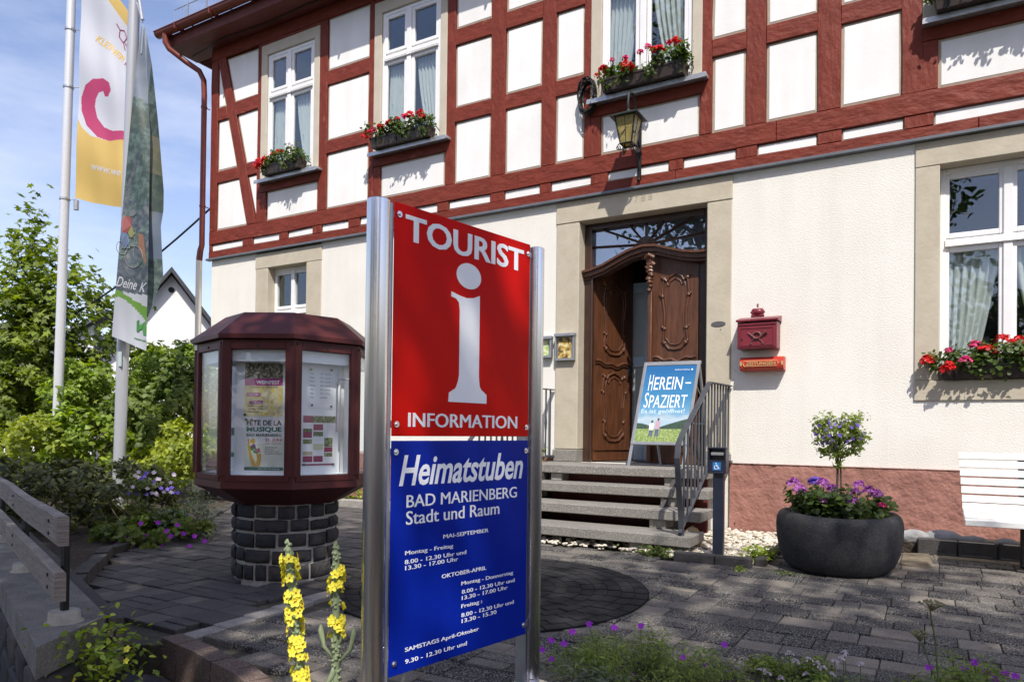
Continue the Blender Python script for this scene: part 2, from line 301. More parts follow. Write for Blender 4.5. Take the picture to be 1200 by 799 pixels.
def obj(name, mb, m=None, parent=None, smooth=False, label=None, kind=None, **kw):
    V = npa(mb.v); lo, hi = V.min(0), V.max(0); og = npa(((lo[0]+hi[0])/2, (lo[1]+hi[1])/2, lo[2]))
    me = bpy.data.meshes.new(name); me.from_pydata((V-og).tolist(), [], mb.f)
    if mb.mats:
        for q in mb.mats: me.materials.append(X[q] if isinstance(q, str) else q)
        me.polygons.foreach_set('material_index', mb.m)
    elif m is not None: me.materials.append(X[m] if isinstance(m, str) else m)
    if smooth:
        me.polygons.foreach_set('use_smooth', [True]*len(me.polygons))
        if smooth != 'all': me.set_sharp_from_angle(angle=radians(40))
    me.update(); o = bpy.data.objects.new(name, me)
    po = WO[parent.name] if parent is not None else npa((0, 0, 0))
    o.location = tuple(og-po); link(o, parent); WO[o.name] = og
    if label: o['label'] = label
    if kind: o['kind'] = kind
    for k, v in kw.items(): o[k] = v
    return o
def empty(name, loc, label=None, cat=None, group=None, kind=None, parent=None):
    o = bpy.data.objects.new(name, None); o.empty_display_size = .1
    po = WO[parent.name] if parent is not None else npa((0, 0, 0))
    o.location = tuple(npa(loc)-po); link(o, parent); WO[o.name] = npa(loc)
    return tag(o, label, cat, group, kind)
def tag(o, label=None, cat=None, group=None, kind=None):
    if label: o['label'] = label
    if cat: o['category'] = cat
    if group: o['group'] = group
    if kind: o['kind'] = kind
    return o
def clone(o, loc):           # copy a single mesh piece to a new world place, sharing its mesh
    c = o.copy(); COL.objects.link(c); par = o.parent
    if par is not None: c.parent = par
    c.location = tuple(npa(loc)-(WO[par.name] if par is not None else 0)); WO[c.name] = npa(loc); return c
def npmesh(name, V, F, m, parent=None, midx=None, mats=None, smooth=False, **kw):   # numpy mesh, F (n,k)
    V = np.asarray(V, float); lo, hi = V.min(0), V.max(0); og = npa(((lo[0]+hi[0])/2, (lo[1]+hi[1])/2, lo[2])); V = V-og
    me = bpy.data.meshes.new(name); me.vertices.add(len(V)); me.vertices.foreach_set('co', V.ravel())
    n, k = F.shape; me.loops.add(n*k); me.loops.foreach_set('vertex_index', F.ravel().astype(np.int32))
    me.polygons.add(n); me.polygons.foreach_set('loop_start', np.arange(0, n*k, k, dtype=np.int32)); me.polygons.foreach_set('loop_total', np.full(n, k, np.int32))
    me.materials.append(X[m] if isinstance(m, str) else m)
    me.update(calc_edges=True); me.validate()
    o = bpy.data.objects.new(name, me); po = WO[parent.name] if parent is not None else npa((0, 0, 0))
    o.location = tuple(og-po); link(o, parent); WO[o.name] = og
    for a, b in kw.items(): o[a] = b
    return o
# ------------------------------------------------------------------ leaves
TPL = {
 'oval': (npa([(0, 0, 0), (-.28, .35, .07), (-.2, .75, .05), (0, 1, -.05), (.2, .75, .05), (.28, .35, .07)]), [(0, 5, 1), (1, 5, 4), (1, 4, 2), (2, 4, 3)]),
 'thin': (npa([(0, 0, 0), (-.11, .5, .05), (0, 1, -.1), (.11, .5, .05)]), [(0, 3, 1), (1, 3, 2)]),
 'round': (npa([(0, 0, 0), (-.45, .15, .1), (-.5, .6, .12), (0, .95, 0), (.5, .6, .12), (.45, .15, .1)]), [(0, 3, 2), (0, 2, 1), (0, 5, 4), (0, 4, 3)]),
 'maple': (npa([(0, 0, 0), (-.42, .05, .02), (-.2, .3, .04), (-.62, .55, -.04), (-.22, .62, .03), (0, 1.05, -.08), (.22, .62, .03), (.62, .55, -.04), (.2, .3, .04), (.42, .05, .02)]), [(0, 2, 1), (2, 4, 3), (4, 6, 5), (6, 8, 7), (8, 0, 9), (0, 8, 2), (2, 8, 6), (2, 6, 4)]),
 'petal': (npa([(0, 0, 0), (-.45, .5, .08), (0, 1, -.05), (.45, .5, .08)]), [(0, 3, 2), (0, 2, 1)]),
}
def scatter(P, size, tpl='oval', up=.4, outc=None, outw=.6, sv=.3):
    """returns V,F of leaves at points P; leaves face partly up / outwards from outc"""
    T, TF = TPL[tpl]; n = len(P); P = np.asarray(P, float)
    d = RNG.normal(size=(n, 3)); d /= np.linalg.norm(d, axis=1)[:, None]
    nrm = d*.75+npa((0, 0, up))
    if outc is not None:
        o = P-npa(outc); o /= np.linalg.norm(o, axis=1)[:, None]+1e-9; nrm = nrm+o*outw
    nrm /= np.linalg.norm(nrm, axis=1)[:, None]+1e-9
    a = RNG.normal(size=(n, 3)); a[:, 2] -= .3
    y = a-nrm*(a*nrm).sum(1)[:, None]; y /= np.linalg.norm(y, axis=1)[:, None]+1e-9; x = np.cross(y, nrm)
    s = (size*(1+RNG.uniform(-sv, sv, n)))[:, None, None]
    V = P[:, None, :]+s*(T[None, :, 0:1]*x[:, None, :]+T[None, :, 1:2]*y[:, None, :]+T[None, :, 2:3]*nrm[:, None, :])
    F = npa(TF).astype(int)[None]+(np.arange(n)*len(T))[:, None, None]
    return V.reshape(-1, 3), F.reshape(-1, 3)
def clumps(c, rad, n, nc, cr, shell=.55, flat=1.0, low=-1):
    """leaf points in clumps over an ellipsoid"""
    c = npa(c); rad = npa(rad); d = RNG.normal(size=(nc*3, 3)); d /= np.linalg.norm(d, axis=1)[:, None]; d = d[d[:, 2] > low][:nc]; nc = len(d)
    k = shell+(1.08-shell)*RNG.random((nc, 1))**.6
    C = c+d*rad*k; R = cr*RNG.uniform(.6, 1.35, nc)
    i = RNG.integers(0, nc, n); q = RNG.normal(size=(n, 3)); q /= np.linalg.norm(q, axis=1)[:, None]
    return C[i]+q*(RNG.random((n, 1))**.45)*R[i][:, None]*npa((1, 1, .75*flat)), C
def bush(name, c, rad, n, leaf, m, label, cat='shrub', group=None, tpl='oval', nc=40, cr=.16, trunk=None, limbs=6, flowers=None, up=.4, low=-.6, stems=True, part='foliage', shell=.5, extra=None):
    base = npa((c[0], c[1], trunk[1] if trunk else c[2]-rad[2]*.95))
    t = empty(name, base, label, cat, group)
    P, C = clumps(c, rad, n, nc, cr, shell=shell, low=low)
    if extra is not None: P = np.vstack([P]+extra)
    V, F = scatter(P, leaf, tpl, up=up, outc=c)
    npmesh(part, V, F, m, t)
    mb = MB(); top = npa(c)
    if trunk:
        r0 = trunk[0]; hb = base[2]; z1 = c[2]+rad[2]*.45
        pts = [base+npa((RNG.normal()*.03*i, RNG.normal()*.03*i, (z1-hb)*i/5)) for i in range(6)]
        mb.tube(pts, [r0*(1-.15*i) for i in range(6)], 8)
        obj('trunk', mb, 'bark', t, smooth=True); mb = MB()
        for i in range(limbs):
            q = C[RNG.integers(len(C))]; s0 = pts[RNG.integers(2, 5)]; md = (s0+q)/2+npa((0, 0, -.05*np.linalg.norm(q-s0)))
            mb.tube([s0, md, q], [r0*.45, r0*.28, r0*.1], 5)
        obj('limbs', mb, 'bark', t, smooth=True)
    elif stems:
        for i in range(limbs+4):
            q = C[RNG.integers(len(C))]; b0 = base+npa((RNG.normal()*rad[0]*.2, RNG.normal()*rad[1]*.2, 0)); md = (b0+q)/2+RNG.normal(size=3)*.03
            mb.tube([b0, md, q], [.008, .006, .003], 4)
        obj('stems', mb, 'bark', t)
    return t, C
def flowerhead(c, r, m, n=26, parent=None, name='flower_head', sz=None):
    r = r*1.08; n = int(n*1.5)
    d = RNG.normal(size=(n, 3)); d /= np.linalg.norm(d, axis=1)[:, None]; d[:, 2] = abs(d[:, 2])*.9-.15*RNG.random(n)
    P = npa(c)+d*r*.75; V, F = scatter(P, sz or r*.62, 'petal', up=.2, outc=npa(c)-npa((0, 0, r*.4)), outw=1.8)
    return npmesh(name, V, F, m, parent)
# ------------------------------------------------------------------ text
def textmesh(txt, bold=0, shear=0, res=3, sp=1.0, lsp=1.0, align='LEFT'):
    c = bpy.data.curves.new('t', 'FONT'); c.body = txt; c.resolution_u = res; c.offset = bold; c.shear = shear; c.space_character = sp; c.space_line = lsp; c.align_x = align
    o = bpy.data.objects.new('t', c); COL.objects.link(o); dg = bpy.context.evaluated_depsgraph_get(); dg.update()
    me = bpy.data.meshes.new_from_object(o.evaluated_get(dg)); COL.objects.unlink(o)
    V = npa([v.co[:] for v in me.vertices]); F = [tuple(p.vertices) for p in me.polygons]
    bpy.data.objects.remove(o); bpy.data.curves.remove(c); bpy.data.meshes.remove(me); return V, F
def lettering(txt, box, frame, m, parent, bold=0, shear=0, th=.0015, name='lettering', sp=1.0, lsp=1., align='LEFT', dup=0, **kw):
    """box=(u0,v0,u1,v1) exact bounds on the plane frame=(origin, udir, vdir, ndir)"""
    V, F = textmesh(txt, bold, shear, sp=sp, lsp=lsp, align=align); lo, hi = V.min(0), V.max(0)
    O, U, Vd, Nn = [npa(q) for q in frame]
    u = box[0]+(V[:, 0]-lo[0])/(hi[0]-lo[0])*(box[2]-box[0]); v = box[1]+(V[:, 1]-lo[1])/(hi[1]-lo[1])*(box[3]-box[1])
    P = O+u[:, None]*U+v[:, None]*Vd+Nn*th
    mb = MB(); mb.add(P, F)
    for q_ in ((1, .00012), (-1, .00024)) if dup else (): mb.add(P+U*dup*q_[0]+Nn*q_[1], F)
    # rim so that the letters have thickness
    from collections import Counter
    ec = Counter()
    for f in F:
        for i in range(len(f)): a, b = f[i], f[(i+1) % len(f)]; ec[(min(a, b), max(a, b))] += 1
    n0 = len(mb.v); B = P-Nn*th*1.2; mb.add(B, [])
    for f in F:
        for i in range(len(f)):
            a, b = f[i], f[(i+1) % len(f)]
            if ec[(min(a, b), max(a, b))] == 1: mb.f.append((a, b, n0+b, n0+a)); mb.m.append(0)
    return obj(name, mb, m, parent, **kw)
def fr_rect(mb, fr, u0, v0, u1, v1, d0=0, d1=.001):
    O, U, Vd, Nn = [npa(q) for q in fr]
    P = [O+U*u+Vd*v+Nn*d for d in (d0, d1) for (u, v) in ((u0, v0), (u1, v0), (u1, v1), (u0, v1))]
    mb.add(P, [(0, 3, 2, 1), (4, 5, 6, 7), (0, 1, 5, 4), (1, 2, 6, 5), (2, 3, 7, 6), (3, 0, 4, 7)])
def fr_poly(mb, fr, pts, d0=0, d1=.001):
    O, U, Vd, Nn = [npa(q) for q in fr]; n = len(pts)
    P = [O+U*u+Vd*v+Nn*d for d in (d0, d1) for (u, v) in pts]
    mb.add(P, [tuple(range(n, 2*n))]+[(i, (i+1) % n, n+(i+1) % n, n+i) for i in range(n)])
def gz(x, y): return -.94+.02*y
# ================================================================== SETTING
def inpoly(x, y, P):
    c = False; n = len(P)
    for i in range(n):
        x1, y1 = P[i]; x2, y2 = P[(i+1) % n]
        if (y1 > y) != (y2 > y) and x < (x2-x1)*(y-y1)/(y2-y1)+x1: c = not c
    return c
mb = MB(); mb.quad((-900, -900, -1.34), (900, -900, -1.34), (900, 900, -1.34), (-900, 900, -1.34)); obj('meadow', mb, 'grass', kind='structure')
mb = MB(); mb.quad((-60, -30, -1.325), (60, -30, -1.325), (60, -3.6, -1.325), (-60, -3.6, -1.325)); obj('street', mb, 'asph', kind='structure')
mb = MB(); mb.prism([(-40, 7.9), (-4.0, -5.05), (-3.4, -5.2), (-3.4, 0), (-3.4, 30), (-40, 30)], -1.335, -1.12); obj('garden_ground', mb, 'soil', kind='structure')
mb = MB()
for i in range(60):
    a = radians(95+i*2.2); 
mb2 = MB(); hp = []
for i in range(61):
    x = -500+i*10; h = 26+10*sin(i*.35)+5*sin(i*.9+1); hp.append((x, 330+60*sin(i*.12), h))
Vh = []; 
for (x, y, h) in hp: Vh += [(x, y, -2), (x, y+40, h*.75), (x, y+110, h)]
Fh = [(3*i+j, 3*i+3+j, 3*i+4+j, 3*i+1+j) for i in range(60) for j in range(2)]
mb2.add(Vh, Fh); obj('hills', mb2, 'hill', kind='structure', smooth='all')
FC = [(-9.2, .02), (-9.2, -.7), (-8.0, -.72), (-6.55, -2.44), (-5.65, -3.97), (-4.45, -4.88), (-3.42, -5.2), (-3.22, -5.08), (-2.72, -5.2), (-2.43, -5.27), (-1.9, -5.55), (-1.4, -6.1), (-1.2, -9), (4.5, -9), (4.5, .02)]
mb = MB(); n = len(FC)
P = [(x, y, gz(x, y)-.03) for x, y in FC]+[(x, y, -1.335) for x, y in FC]
mb.add(P, [tuple(range(n))[::1]]+[(i, i+n, (i+1) % n+n, (i+1) % n) for i in range(n)])
fore = obj('forecourt', mb, 'joint', kind='structure')
BEDR = [(-1.36, -5.2), (-1.30, -4.62), (-.71, -4.3), (.28, -3.9), (1.5, -3.5), (4.5, -3.2), (4.5, -9), (-1.15, -9), (-1.3, -6)]
CC = (-2.43, -3.37)
KPL = [(-3.24, -5.06), (-3.08, -5.09), (-2.9, -5.12), (-2.72, -5.17), (-2.55, -5.20), (-2.38, -5.26), (-2.2, -5.36), (-2.02, -5.48), (-1.86, -5.62), (-1.7, -5.78)]
def paved(x, y):
    if not inpoly(x, y, FC): return None
    if x < -1.5 and y < -4.9 and (y < np.interp(x, [p[0] for p in KPL], [p[1] for p in KPL])+.115 and x > -3.3): return None
    if x < -3.28 and y < -5.0: return None
    if y > -.62: return None
    if -3.82 < x < -1.70 and y > -1.76: return None
    if -1.86 < x < -1.07 and y > -1.88: return None
    if (x-CC[0])**2+(y-CC[1])**2 < .86: return None
    if inpoly(x, y, BEDR): return None
    if x < -3.27 and (x+3.92)**2+(y+3.716)**2 < .11: return None
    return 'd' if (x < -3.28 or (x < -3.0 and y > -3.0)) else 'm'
cand = []; y = -.63; 
while y > -5.6:
    dp = random.choice([.15, .18, .19]); x = -8.6+random.random()*.2
    while x < 3.2:
        w = random.choice([.14, .18, .2, .24, .26]) if dp > .16 else random.choice([.2, .22])
        halves = 2 if (random.random() < .25 and w >= .18) else 1
        for k in range(halves):
            yy = y-dp*(k+.5)/halves; k_ = paved(x+w/2, yy)
            if abs(x+w/2+.21) < .0: continue
            if k_ and not (-3.33 < x+w/2 < -3.05 and yy < -3.55): cand.append((x+w/2, yy, w, dp/halves, k_))
        x += w
    y -= dp
cand.sort(key=lambda c: -(c[2]*c[3])/max(.3, ((c[0])**2+(c[1]+7.3)**2)**1.5) * (1 if -5.2 < c[0] < 1.2 and c[1] > -5.3 else .02))
pmesh = {}; far = {'m': MB(), 'd': MB()}
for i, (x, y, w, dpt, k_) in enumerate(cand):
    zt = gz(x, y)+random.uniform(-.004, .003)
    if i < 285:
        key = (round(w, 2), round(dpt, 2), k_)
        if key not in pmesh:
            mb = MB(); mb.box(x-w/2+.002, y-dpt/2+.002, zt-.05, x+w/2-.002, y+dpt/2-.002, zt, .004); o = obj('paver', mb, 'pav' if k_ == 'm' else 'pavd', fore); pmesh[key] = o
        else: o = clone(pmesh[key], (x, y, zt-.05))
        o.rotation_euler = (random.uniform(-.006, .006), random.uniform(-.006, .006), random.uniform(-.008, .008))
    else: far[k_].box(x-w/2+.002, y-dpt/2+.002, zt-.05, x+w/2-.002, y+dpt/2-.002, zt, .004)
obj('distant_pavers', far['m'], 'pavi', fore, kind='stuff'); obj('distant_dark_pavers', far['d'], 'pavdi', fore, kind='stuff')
# pale border row
yy = -5.02; i = 0
while yy < -3.6:
    ln = random.choice([.24, .28, .2]); mb = MB(); xx = -3.19-(yy+5.02)*.05
    mb.box(xx-.055, yy+.003, gz(0, yy)-.05, xx+.055, yy+ln-.003, gz(0, yy)+.003, .006); obj('border_paver', mb, 'lightp', fore); yy += ln
# circle of small dark setts
mb = MB(); mb.add([(CC[0]+1.0*cos(a), CC[1]+1.0*sin(a), gz(0, CC[1]+sin(a))+.0045) for a in np.linspace(0, 2*pi, 65)[:-1]]+[(CC[0], CC[1], gz(0, CC[1])+.0045)], [(i, (i+1) % 64, 64) for i in range(64)]); obj('sett_bed', mb, 'discbed', fore)
mb = MB()
for r in [i*.083+.04 for i in range(12)]:
    nn = max(1, int(2*pi*(r+.03)/.15)); o0 = random.random()
    for k in range(nn):
        a0 = 2*pi*(k+o0)/nn+.004/(r+.05); a1 = 2*pi*(k+1+o0)/nn-.004/(r+.05); zt = gz(0, CC[1]+r*sin(a0))+.010+random.uniform(-.002, .001)
        seg = [a0+(a1-a0)*q/3 for q in range(4)]; r0, r1 = max(.001, r-.0395), r+.0395
        poly = [(CC[0]+r1*cos(a), CC[1]+r1*sin(a)) for a in seg]+[(CC[0]+r0*cos(a), CC[1]+r0*sin(a)) for a in seg[::-1]]
        mb.prism(poly, zt-.04, zt)
obj('sett_circle', mb, 'sett', fore, kind='stuff', label='round patch of small black setts set in rings')
# brick kerb along the drop
kp = [(-3.24, -5.06), (-3.08, -5.09), (-2.9, -5.12), (-2.72, -5.17), (-2.55, -5.20), (-2.38, -5.26), (-2.2, -5.36), (-2.02, -5.48), (-1.86, -5.62), (-1.7, -5.78)]
for (a, b) in zip(kp[:-1], kp[1:]):
    a = npa(a); b = npa(b); d = (b-a)/np.linalg.norm(b-a); nn = npa((d[1], -d[0])); a2 = a+d*.004; b2 = b-d*.004
    q = [a2+nn*.055, b2+nn*.055, b2-nn*.045, a2-nn*.045]; mb = MB(); mb.prism([tuple(p) for p in q][::-1], -1.325, gz(0, a[1])+.012)
    obj('kerb_brick', mb, 'kerbb', fore)
# lower step tread
mb = MB(); mb.prism([(-3.9, -5.9), (-2.2, -6.6), (-1.9, -5.7), (-2.4, -5.33), (-3.2, -5.14), (-3.5, -5.25)], -1.334, -1.20); obj('lower_step', mb, 'pavdi', kind='structure')
# soil of beds
mb = MB(); n = len(BEDR); mb.prism(BEDR[::1], -1.2, -1.008); obj('front_flower_bed', mb, 'soil', kind='structure')
BL = [(-4.5, -4.93), (-5.68, -4.0), (-6.6, -2.46), (-8.05, -.76), (-9.3, -.4), (-16, 3), (-18, -1)]
mb = MB(); mb.prism(BL[::-1], -1.3, -1.0); obj('left_flower_bed', mb, 'soil', kind='structure')
lk = [(-4.5, -4.93), (-5.68, -4.0), (-6.6, -2.46), (-8.05, -.76)]; ke = empty('bed_kerb', (-5.6, -3.9, -1.1), 'row of dark stone blocks edging the left flower bed', 'kerb')
for a, b in zip(lk[:-1], lk[1:]):
    a = npa(a); b = npa(b); Ln = np.linalg.norm(b-a); d = (b-a)/Ln; nn = npa((-d[1], d[0])); k = 0
    while k < Ln-.1:
        e = min(Ln, k+random.uniform(.28, .42)); q = [a+d*(k+.005)+nn*.0, a+d*(e-.005), a+d*(e-.005)+nn*.09, a+d*(k+.005)+nn*.09]; mb = MB(); mb.prism([tuple(p-nn*.09) for p in q], -1.2, -.955+random.uniform(-.012, .012)); obj('kerb_stone', mb, 'kerbd', ke); k = e

# ================================================================== HOUSE
H = empty('half_timbered_house', (-3, 4, -.95), 'half timbered house with red beams and white panels above a cream ground floor', 'house')
def hb(name, m, *b, bev=0, jit=0, parent=H, **kw): mb = MB(); mb.box(*b, b=bev, jit=jit); return obj(name, mb, m, parent, **kw)
TOPW = 2.60; XR = 4.2
gw = MB()
def wall(x0, x1, z0, z1, y0=0, y1=.35): gw.box(x0, y0, z0, x1, y1, z1)
wall(-9.72, -8.69, -1, TOPW); wall(-8.69, -7.37, -1, .84); wall(-7.37, -3.67, -1, TOPW); wall(-3.67, -1.73, -1, -.34)
wall(-1.73, -.10, -1, TOPW); wall(-.10, 1.26, -1, .33); wall(1.26, XR, -1, TOPW)
obj('ground_floor_wall', gw, 'render_c', H)
# rear + side masses
mb = MB(); mb.box(-9.72, .35, -1.3, -9.4, 8, 5.85); mb.box(-9.4, 7.7, -1.3, XR, 8, 5.85); mb.box(XR-.3, .35, -1.3, XR, 7.7, 5.85); obj('side_wall', mb, 'render_c', H)
# plinth as a subdivided rough band
def plinth(x0, x1, z0, z1, y=-.035):
    nx = int((x1-x0)/.05); nzz = 13; V = []
    for i in range(nx+1):
        for j in range(nzz+1):
            edge = (j in (0, nzz) or i in (0, nx)); V.append((x0+(x1-x0)*i/nx, y+(0 if edge else RNG.normal()*.006), z0+(z1-z0)*j/nzz))
    F = [(i*(nzz+1)+j, (i+1)*(nzz+1)+j, (i+1)*(nzz+1)+j+1, i*(nzz+1)+j+1) for i in range(nx) for j in range(nzz)]
    mb = MB(); mb.add(V, F); mb.box(x0, y+.012, z0, x1, 0-.001, z1-.002); mb.box(x0, y-.003, z1-.006, x1, -.001, z1+.006); obj('plinth', mb, 'plinth', H, smooth='all')
plinth(-9.74, -3.70, -1, -.296); plinth(-1.715, XR, -1, -.296)
# stone surrounds
SY = -.014
hb('jamb_stone', 'stone', -8.70, SY, .95, -8.44, .20, 2.36, bev=.006); hb('jamb_stone', 'stone', -7.65, SY, .95, -7.36, .20, 2.36, bev=.006)
hb('lintel_stone', 'stone', -8.71, SY-.002, 2.362, -7.355, .20, 2.585, bev=.006); hb('sill_stone', 'stone', -8.71, SY-.01, .82, -7.355, .20, .948, bev=.006)
hb('jamb_stone', 'stone', -3.685, SY, -.195, -3.40, .24, 2.348, bev=.008); hb('jamb_stone', 'stone', -1.97, SY, -.195, -1.72, .24, 2.348, bev=.008)
hb('lintel_stone', 'stone', -3.69, SY-.003, 2.352, -1.715, .24, 2.60, bev=.008)
hb('base_stone', 'step', -3.70, SY-.015, -.336, -3.40, .24, -.198, bev=.008); hb('base_stone', 'step', -1.97, SY-.015, -.336, -1.71, .24, -.198, bev=.008)
hb('jamb_stone', 'stone', -.12, SY, .49, .07, .22, 2.378, bev=.006); hb('jamb_stone', 'stone', 1.09, SY, .49, 1.28, .22, 2.378, bev=.006)
hb('lintel_stone', 'stone', -.12, SY-.002, 2.38, 1.28, .22, 2.60, bev=.006); hb('sill_stone', 'stone', -.12, SY-.003, .31, 1.28, .22, .488, bev=.006)
# year cut in the door lintel
lettering('7 8 8', (-2.75, 2.47, -2.55, 2.54), ((0, SY-.003, 0), (1, 0, 0), (0, 0, 1), (0, -1, 0)), mat('cut_stone', (.36, .31, .24)), H, th=.0025, name='carved_year')
# metal strip + jetty
hb('metal_strip', 'slate', -9.80, -.062, 2.602, XR, .02, 2.632, bev=.004)
# timbers ------------------------------------------------
TY = -.032
def timber(name, poly, y=None, parent=H):     # poly in x,z ; slightly uneven
    y = (TY+random.uniform(-.004, .004)) if y is None else y
    # subdivide long edges for a hewn outline
    pts = []
    for i in range(len(poly)):
        a = npa(poly[i]); b = npa(poly[(i+1) % len(poly)]); k = max(1, int(np.linalg.norm(b-a)/.35))
        for q in range(k):
            p = a+(b-a)*q/k
            if q: p = p+RNG.normal(size=2)*.0035
            pts.append(p)
    c = sum(pts)/len(pts); n = len(pts); V = []
    for p in pts: V.append((p[0], .10, p[1]))
    for p in pts: V.append((p[0], y+.008, p[1]))
    for p in pts:
        d = p-c; V.append((p[0]-np.clip(d[0], -.006, .006), y, p[1]-np.clip(d[1], -.006, .006)))
    F = [tuple(2*n+i for i in range(n))]+[(i, (i+1) % n, n+(i+1) % n, n+i) for i in range(n)]+[(n+i, n+(i+1) % n, 2*n+(i+1) % n, 2*n+i) for i in range(n)]
    mb = MB(); mb.add(V, F); return obj(name, mb, 'timberh' if name in ('sill_beam', 'floor_beam', 'timber_rail', 'wall_plate') else 'timber', parent)
def trect(name, x0, x1, z0, z1, **k): return timber(name, [(x0, z0), (x1, z0), (x1, z1), (x0, z1)], **k)
def panel(poly, lw=.026):
    poly = [npa(p)+RNG.normal(size=2)*.004 for p in poly]; n = len(poly); c = sum(poly)/n
    def inset(d):
        out = []
        for i in range(n):
            p0, p1, p2 = poly[i-1], poly[i], poly[(i+1) % n]
            e1 = (p1-p0)/np.linalg.norm(p1-p0); e2 = (p2-p1)/np.linalg.norm(p2-p1); n1 = npa((-e1[1], e1[0])); n2 = npa((-e2[1], e2[0]))
            b = n1+n2; b = b/np.linalg.norm(b); out.append(p1+b*d/max(.35, b@n1))
        return out
    A = poly; B = inset(lw); V = [(p[0], -.004, p[1]) for p in A]+[(p[0], -.010, p[1]) for p in B]+[(p[0], -.0125, p[1]) for p in inset(lw+.003)]+[(p[0], .09, p[1]) for p in A]
    mb = MB(); mb.use('line'); mb.add(V, [(i, (i+1) % n, n+(i+1) % n, n+i) for i in range(n)]+[(3*n+i, 3*n+(i+1) % n, (i+1) % n, i) for i in range(n)])
    mb.use('render_w'); mb.f += [tuple(2*n+i for i in range(n))]+[(n+i, n+(i+1) % n, 2*n+(i+1) % n, 2*n+i) for i in range(n)]; mb.m += [1]*(n+1)
    return obj('infill_panel', mb, None, H)
def prect(x0, x1, z0, z1, **k): return panel([(x0, z0), (x1, z0), (x1, z1), (x0, z1)], **k)
# lower sill beam, short posts and long sill beam
cuts = [-9.76, -7.1, -4.6, -2.3, .35, XR]
for a, b in zip(cuts[:-1], cuts[1:]): trect('sill_beam', a+.001, b-.001, 2.634, 2.733, y=TY-.006)
cuts = [-9.76, -6.9, -4.2, -1.3, 1.4, XR]
for a, b in zip(cuts[:-1], cuts[1:]): trect('floor_beam', a+.001, b-.001, 2.847, 3.048, y=TY-.004)
sp = [(-9.70, -8.99), (-8.76, -8.20), (-8.02, -7.52), (-7.35, -6.85), (-6.65, -6.10), (-5.90, -5.36), (-5.19, -4.58), (-4.38, -3.90), (-3.76, -3.26), (-3.06, -2.37), (-2.22, -1.68), (-1.48, -.93), (-.72, -.21), (.02, .70), (.92, 1.5), (1.72, 2.3), (2.5, 3.1), (3.3, 3.9)]
px = -9.76
for a, b in sp:
    trect('short_post', px, a, 2.735, 2.845); prect(a, b, 2.735, 2.845, lw=.012); px = b
trect('short_post', px, XR, 2.735, 2.845)
Z1, Z2, Z3, Z4, Z5, Z6 = 3.05, 3.82, 4.0, 4.78, 4.98, 5.72
posts = [(-9.76, -9.60), (-8.69, -8.60), (-7.43, -7.28), (-6.51, -6.42), (-5.24, -5.11), (-4.58, -4.38), (-3.89, -3.71), (-3.35, -3.27), (-2.04, -1.93), (-1.59, -1.40), (-.93, -.73), (-.23, -.06), (1.11, 1.27), (1.75, 1.9), (2.5, 2.65), (3.95, XR)]
for a, b in posts: trect('timber_post', a, b, Z1, Z6)
bays = [(-7.28, -6.51), (-5.11, -4.58), (-4.38, -3.89), (-3.71, -3.35), (-1.93, -1.59), (-1.40, -.93), (-.73, -.23), (1.27, 1.75), (1.9, 2.5), (2.65, 3.95)]
for a, b in bays:
    j = random.uniform(-.012, .012)
    prect(a, b, Z1, Z2+j); trect('timber_rail', a, b, Z2+j, Z3+j); prect(a, b, Z3+j, Z4+j); trect('timber_rail', a, b, Z4+j, Z5+j); prect(a, b, Z5+j, Z6)
bl = lambda z: -9.62+.277*(5.72-z)
timber('timber_brace', [(bl(Z1), Z1), (bl(Z1)+.19, Z1), (bl(Z6)+.19, Z6), (bl(Z6)+.02, Z6)], y=TY-.006)
for (a, b, top) in ((Z1, Z2-.03, 0), (Z3-.03, Z4-.02, 0), (Z5-.02, Z6-.02, 1)):
    if top: panel([(-9.60, a), (bl(a), a), (-9.60, b)])
    else: panel([(-9.60, a), (bl(a), a), (bl(b), b), (-9.60, b)])
for (a, b) in ((Z1+.04, Z2-.04), (Z3-.03, Z4), (Z5-.01, Z6-.03)):
    if a < 3.2: panel([(bl(a)+.19, a), (-8.69, a-.03), (-8.69, b), (bl(b)+.19, b)], lw=.015)
    else: panel([(bl(a)+.19, a), (-8.69, a), (-8.69, b), (bl(b)+.19, b)])
for (a, b) in ((Z2-.03, Z3-.03), (Z4-.02, Z5-.02)):
    timber('timber_rail', [(-9.60, a), (bl(a), a), (bl(b), b), (-9.60, b)])
    timber('timber_rail', [(bl(a)+.19, a+.0), (-8.69, a+.01), (-8.69, b+.02), (bl(b)+.19, b+.01)])
for a, b in ((-9.76, -5.2), (-5.2, -.4), (-.4, XR)): trect('wall_plate', a+.001, b-.001, Z6+.002, 5.90, y=TY-.002)
bk = MB(); bk.box(-9.76, .10, 2.64, XR, .34, 3.49)
wins = [(-8.61, -7.42), (-6.42, -5.23), (-3.27, -2.03), (-.07, 1.12)]
xs = [-9.76]+[v for w in wins for v in w]+[XR]
for a, b in zip(xs[::2], xs[1::2]): bk.box(a+.002, .10, 3.495, b-.002, .34, 5.9)
for a, b in wins: bk.box(a+.002, .10, 5.66, b-.002, .34, 5.9)
obj('upper_wall', bk, 'render_w', H)
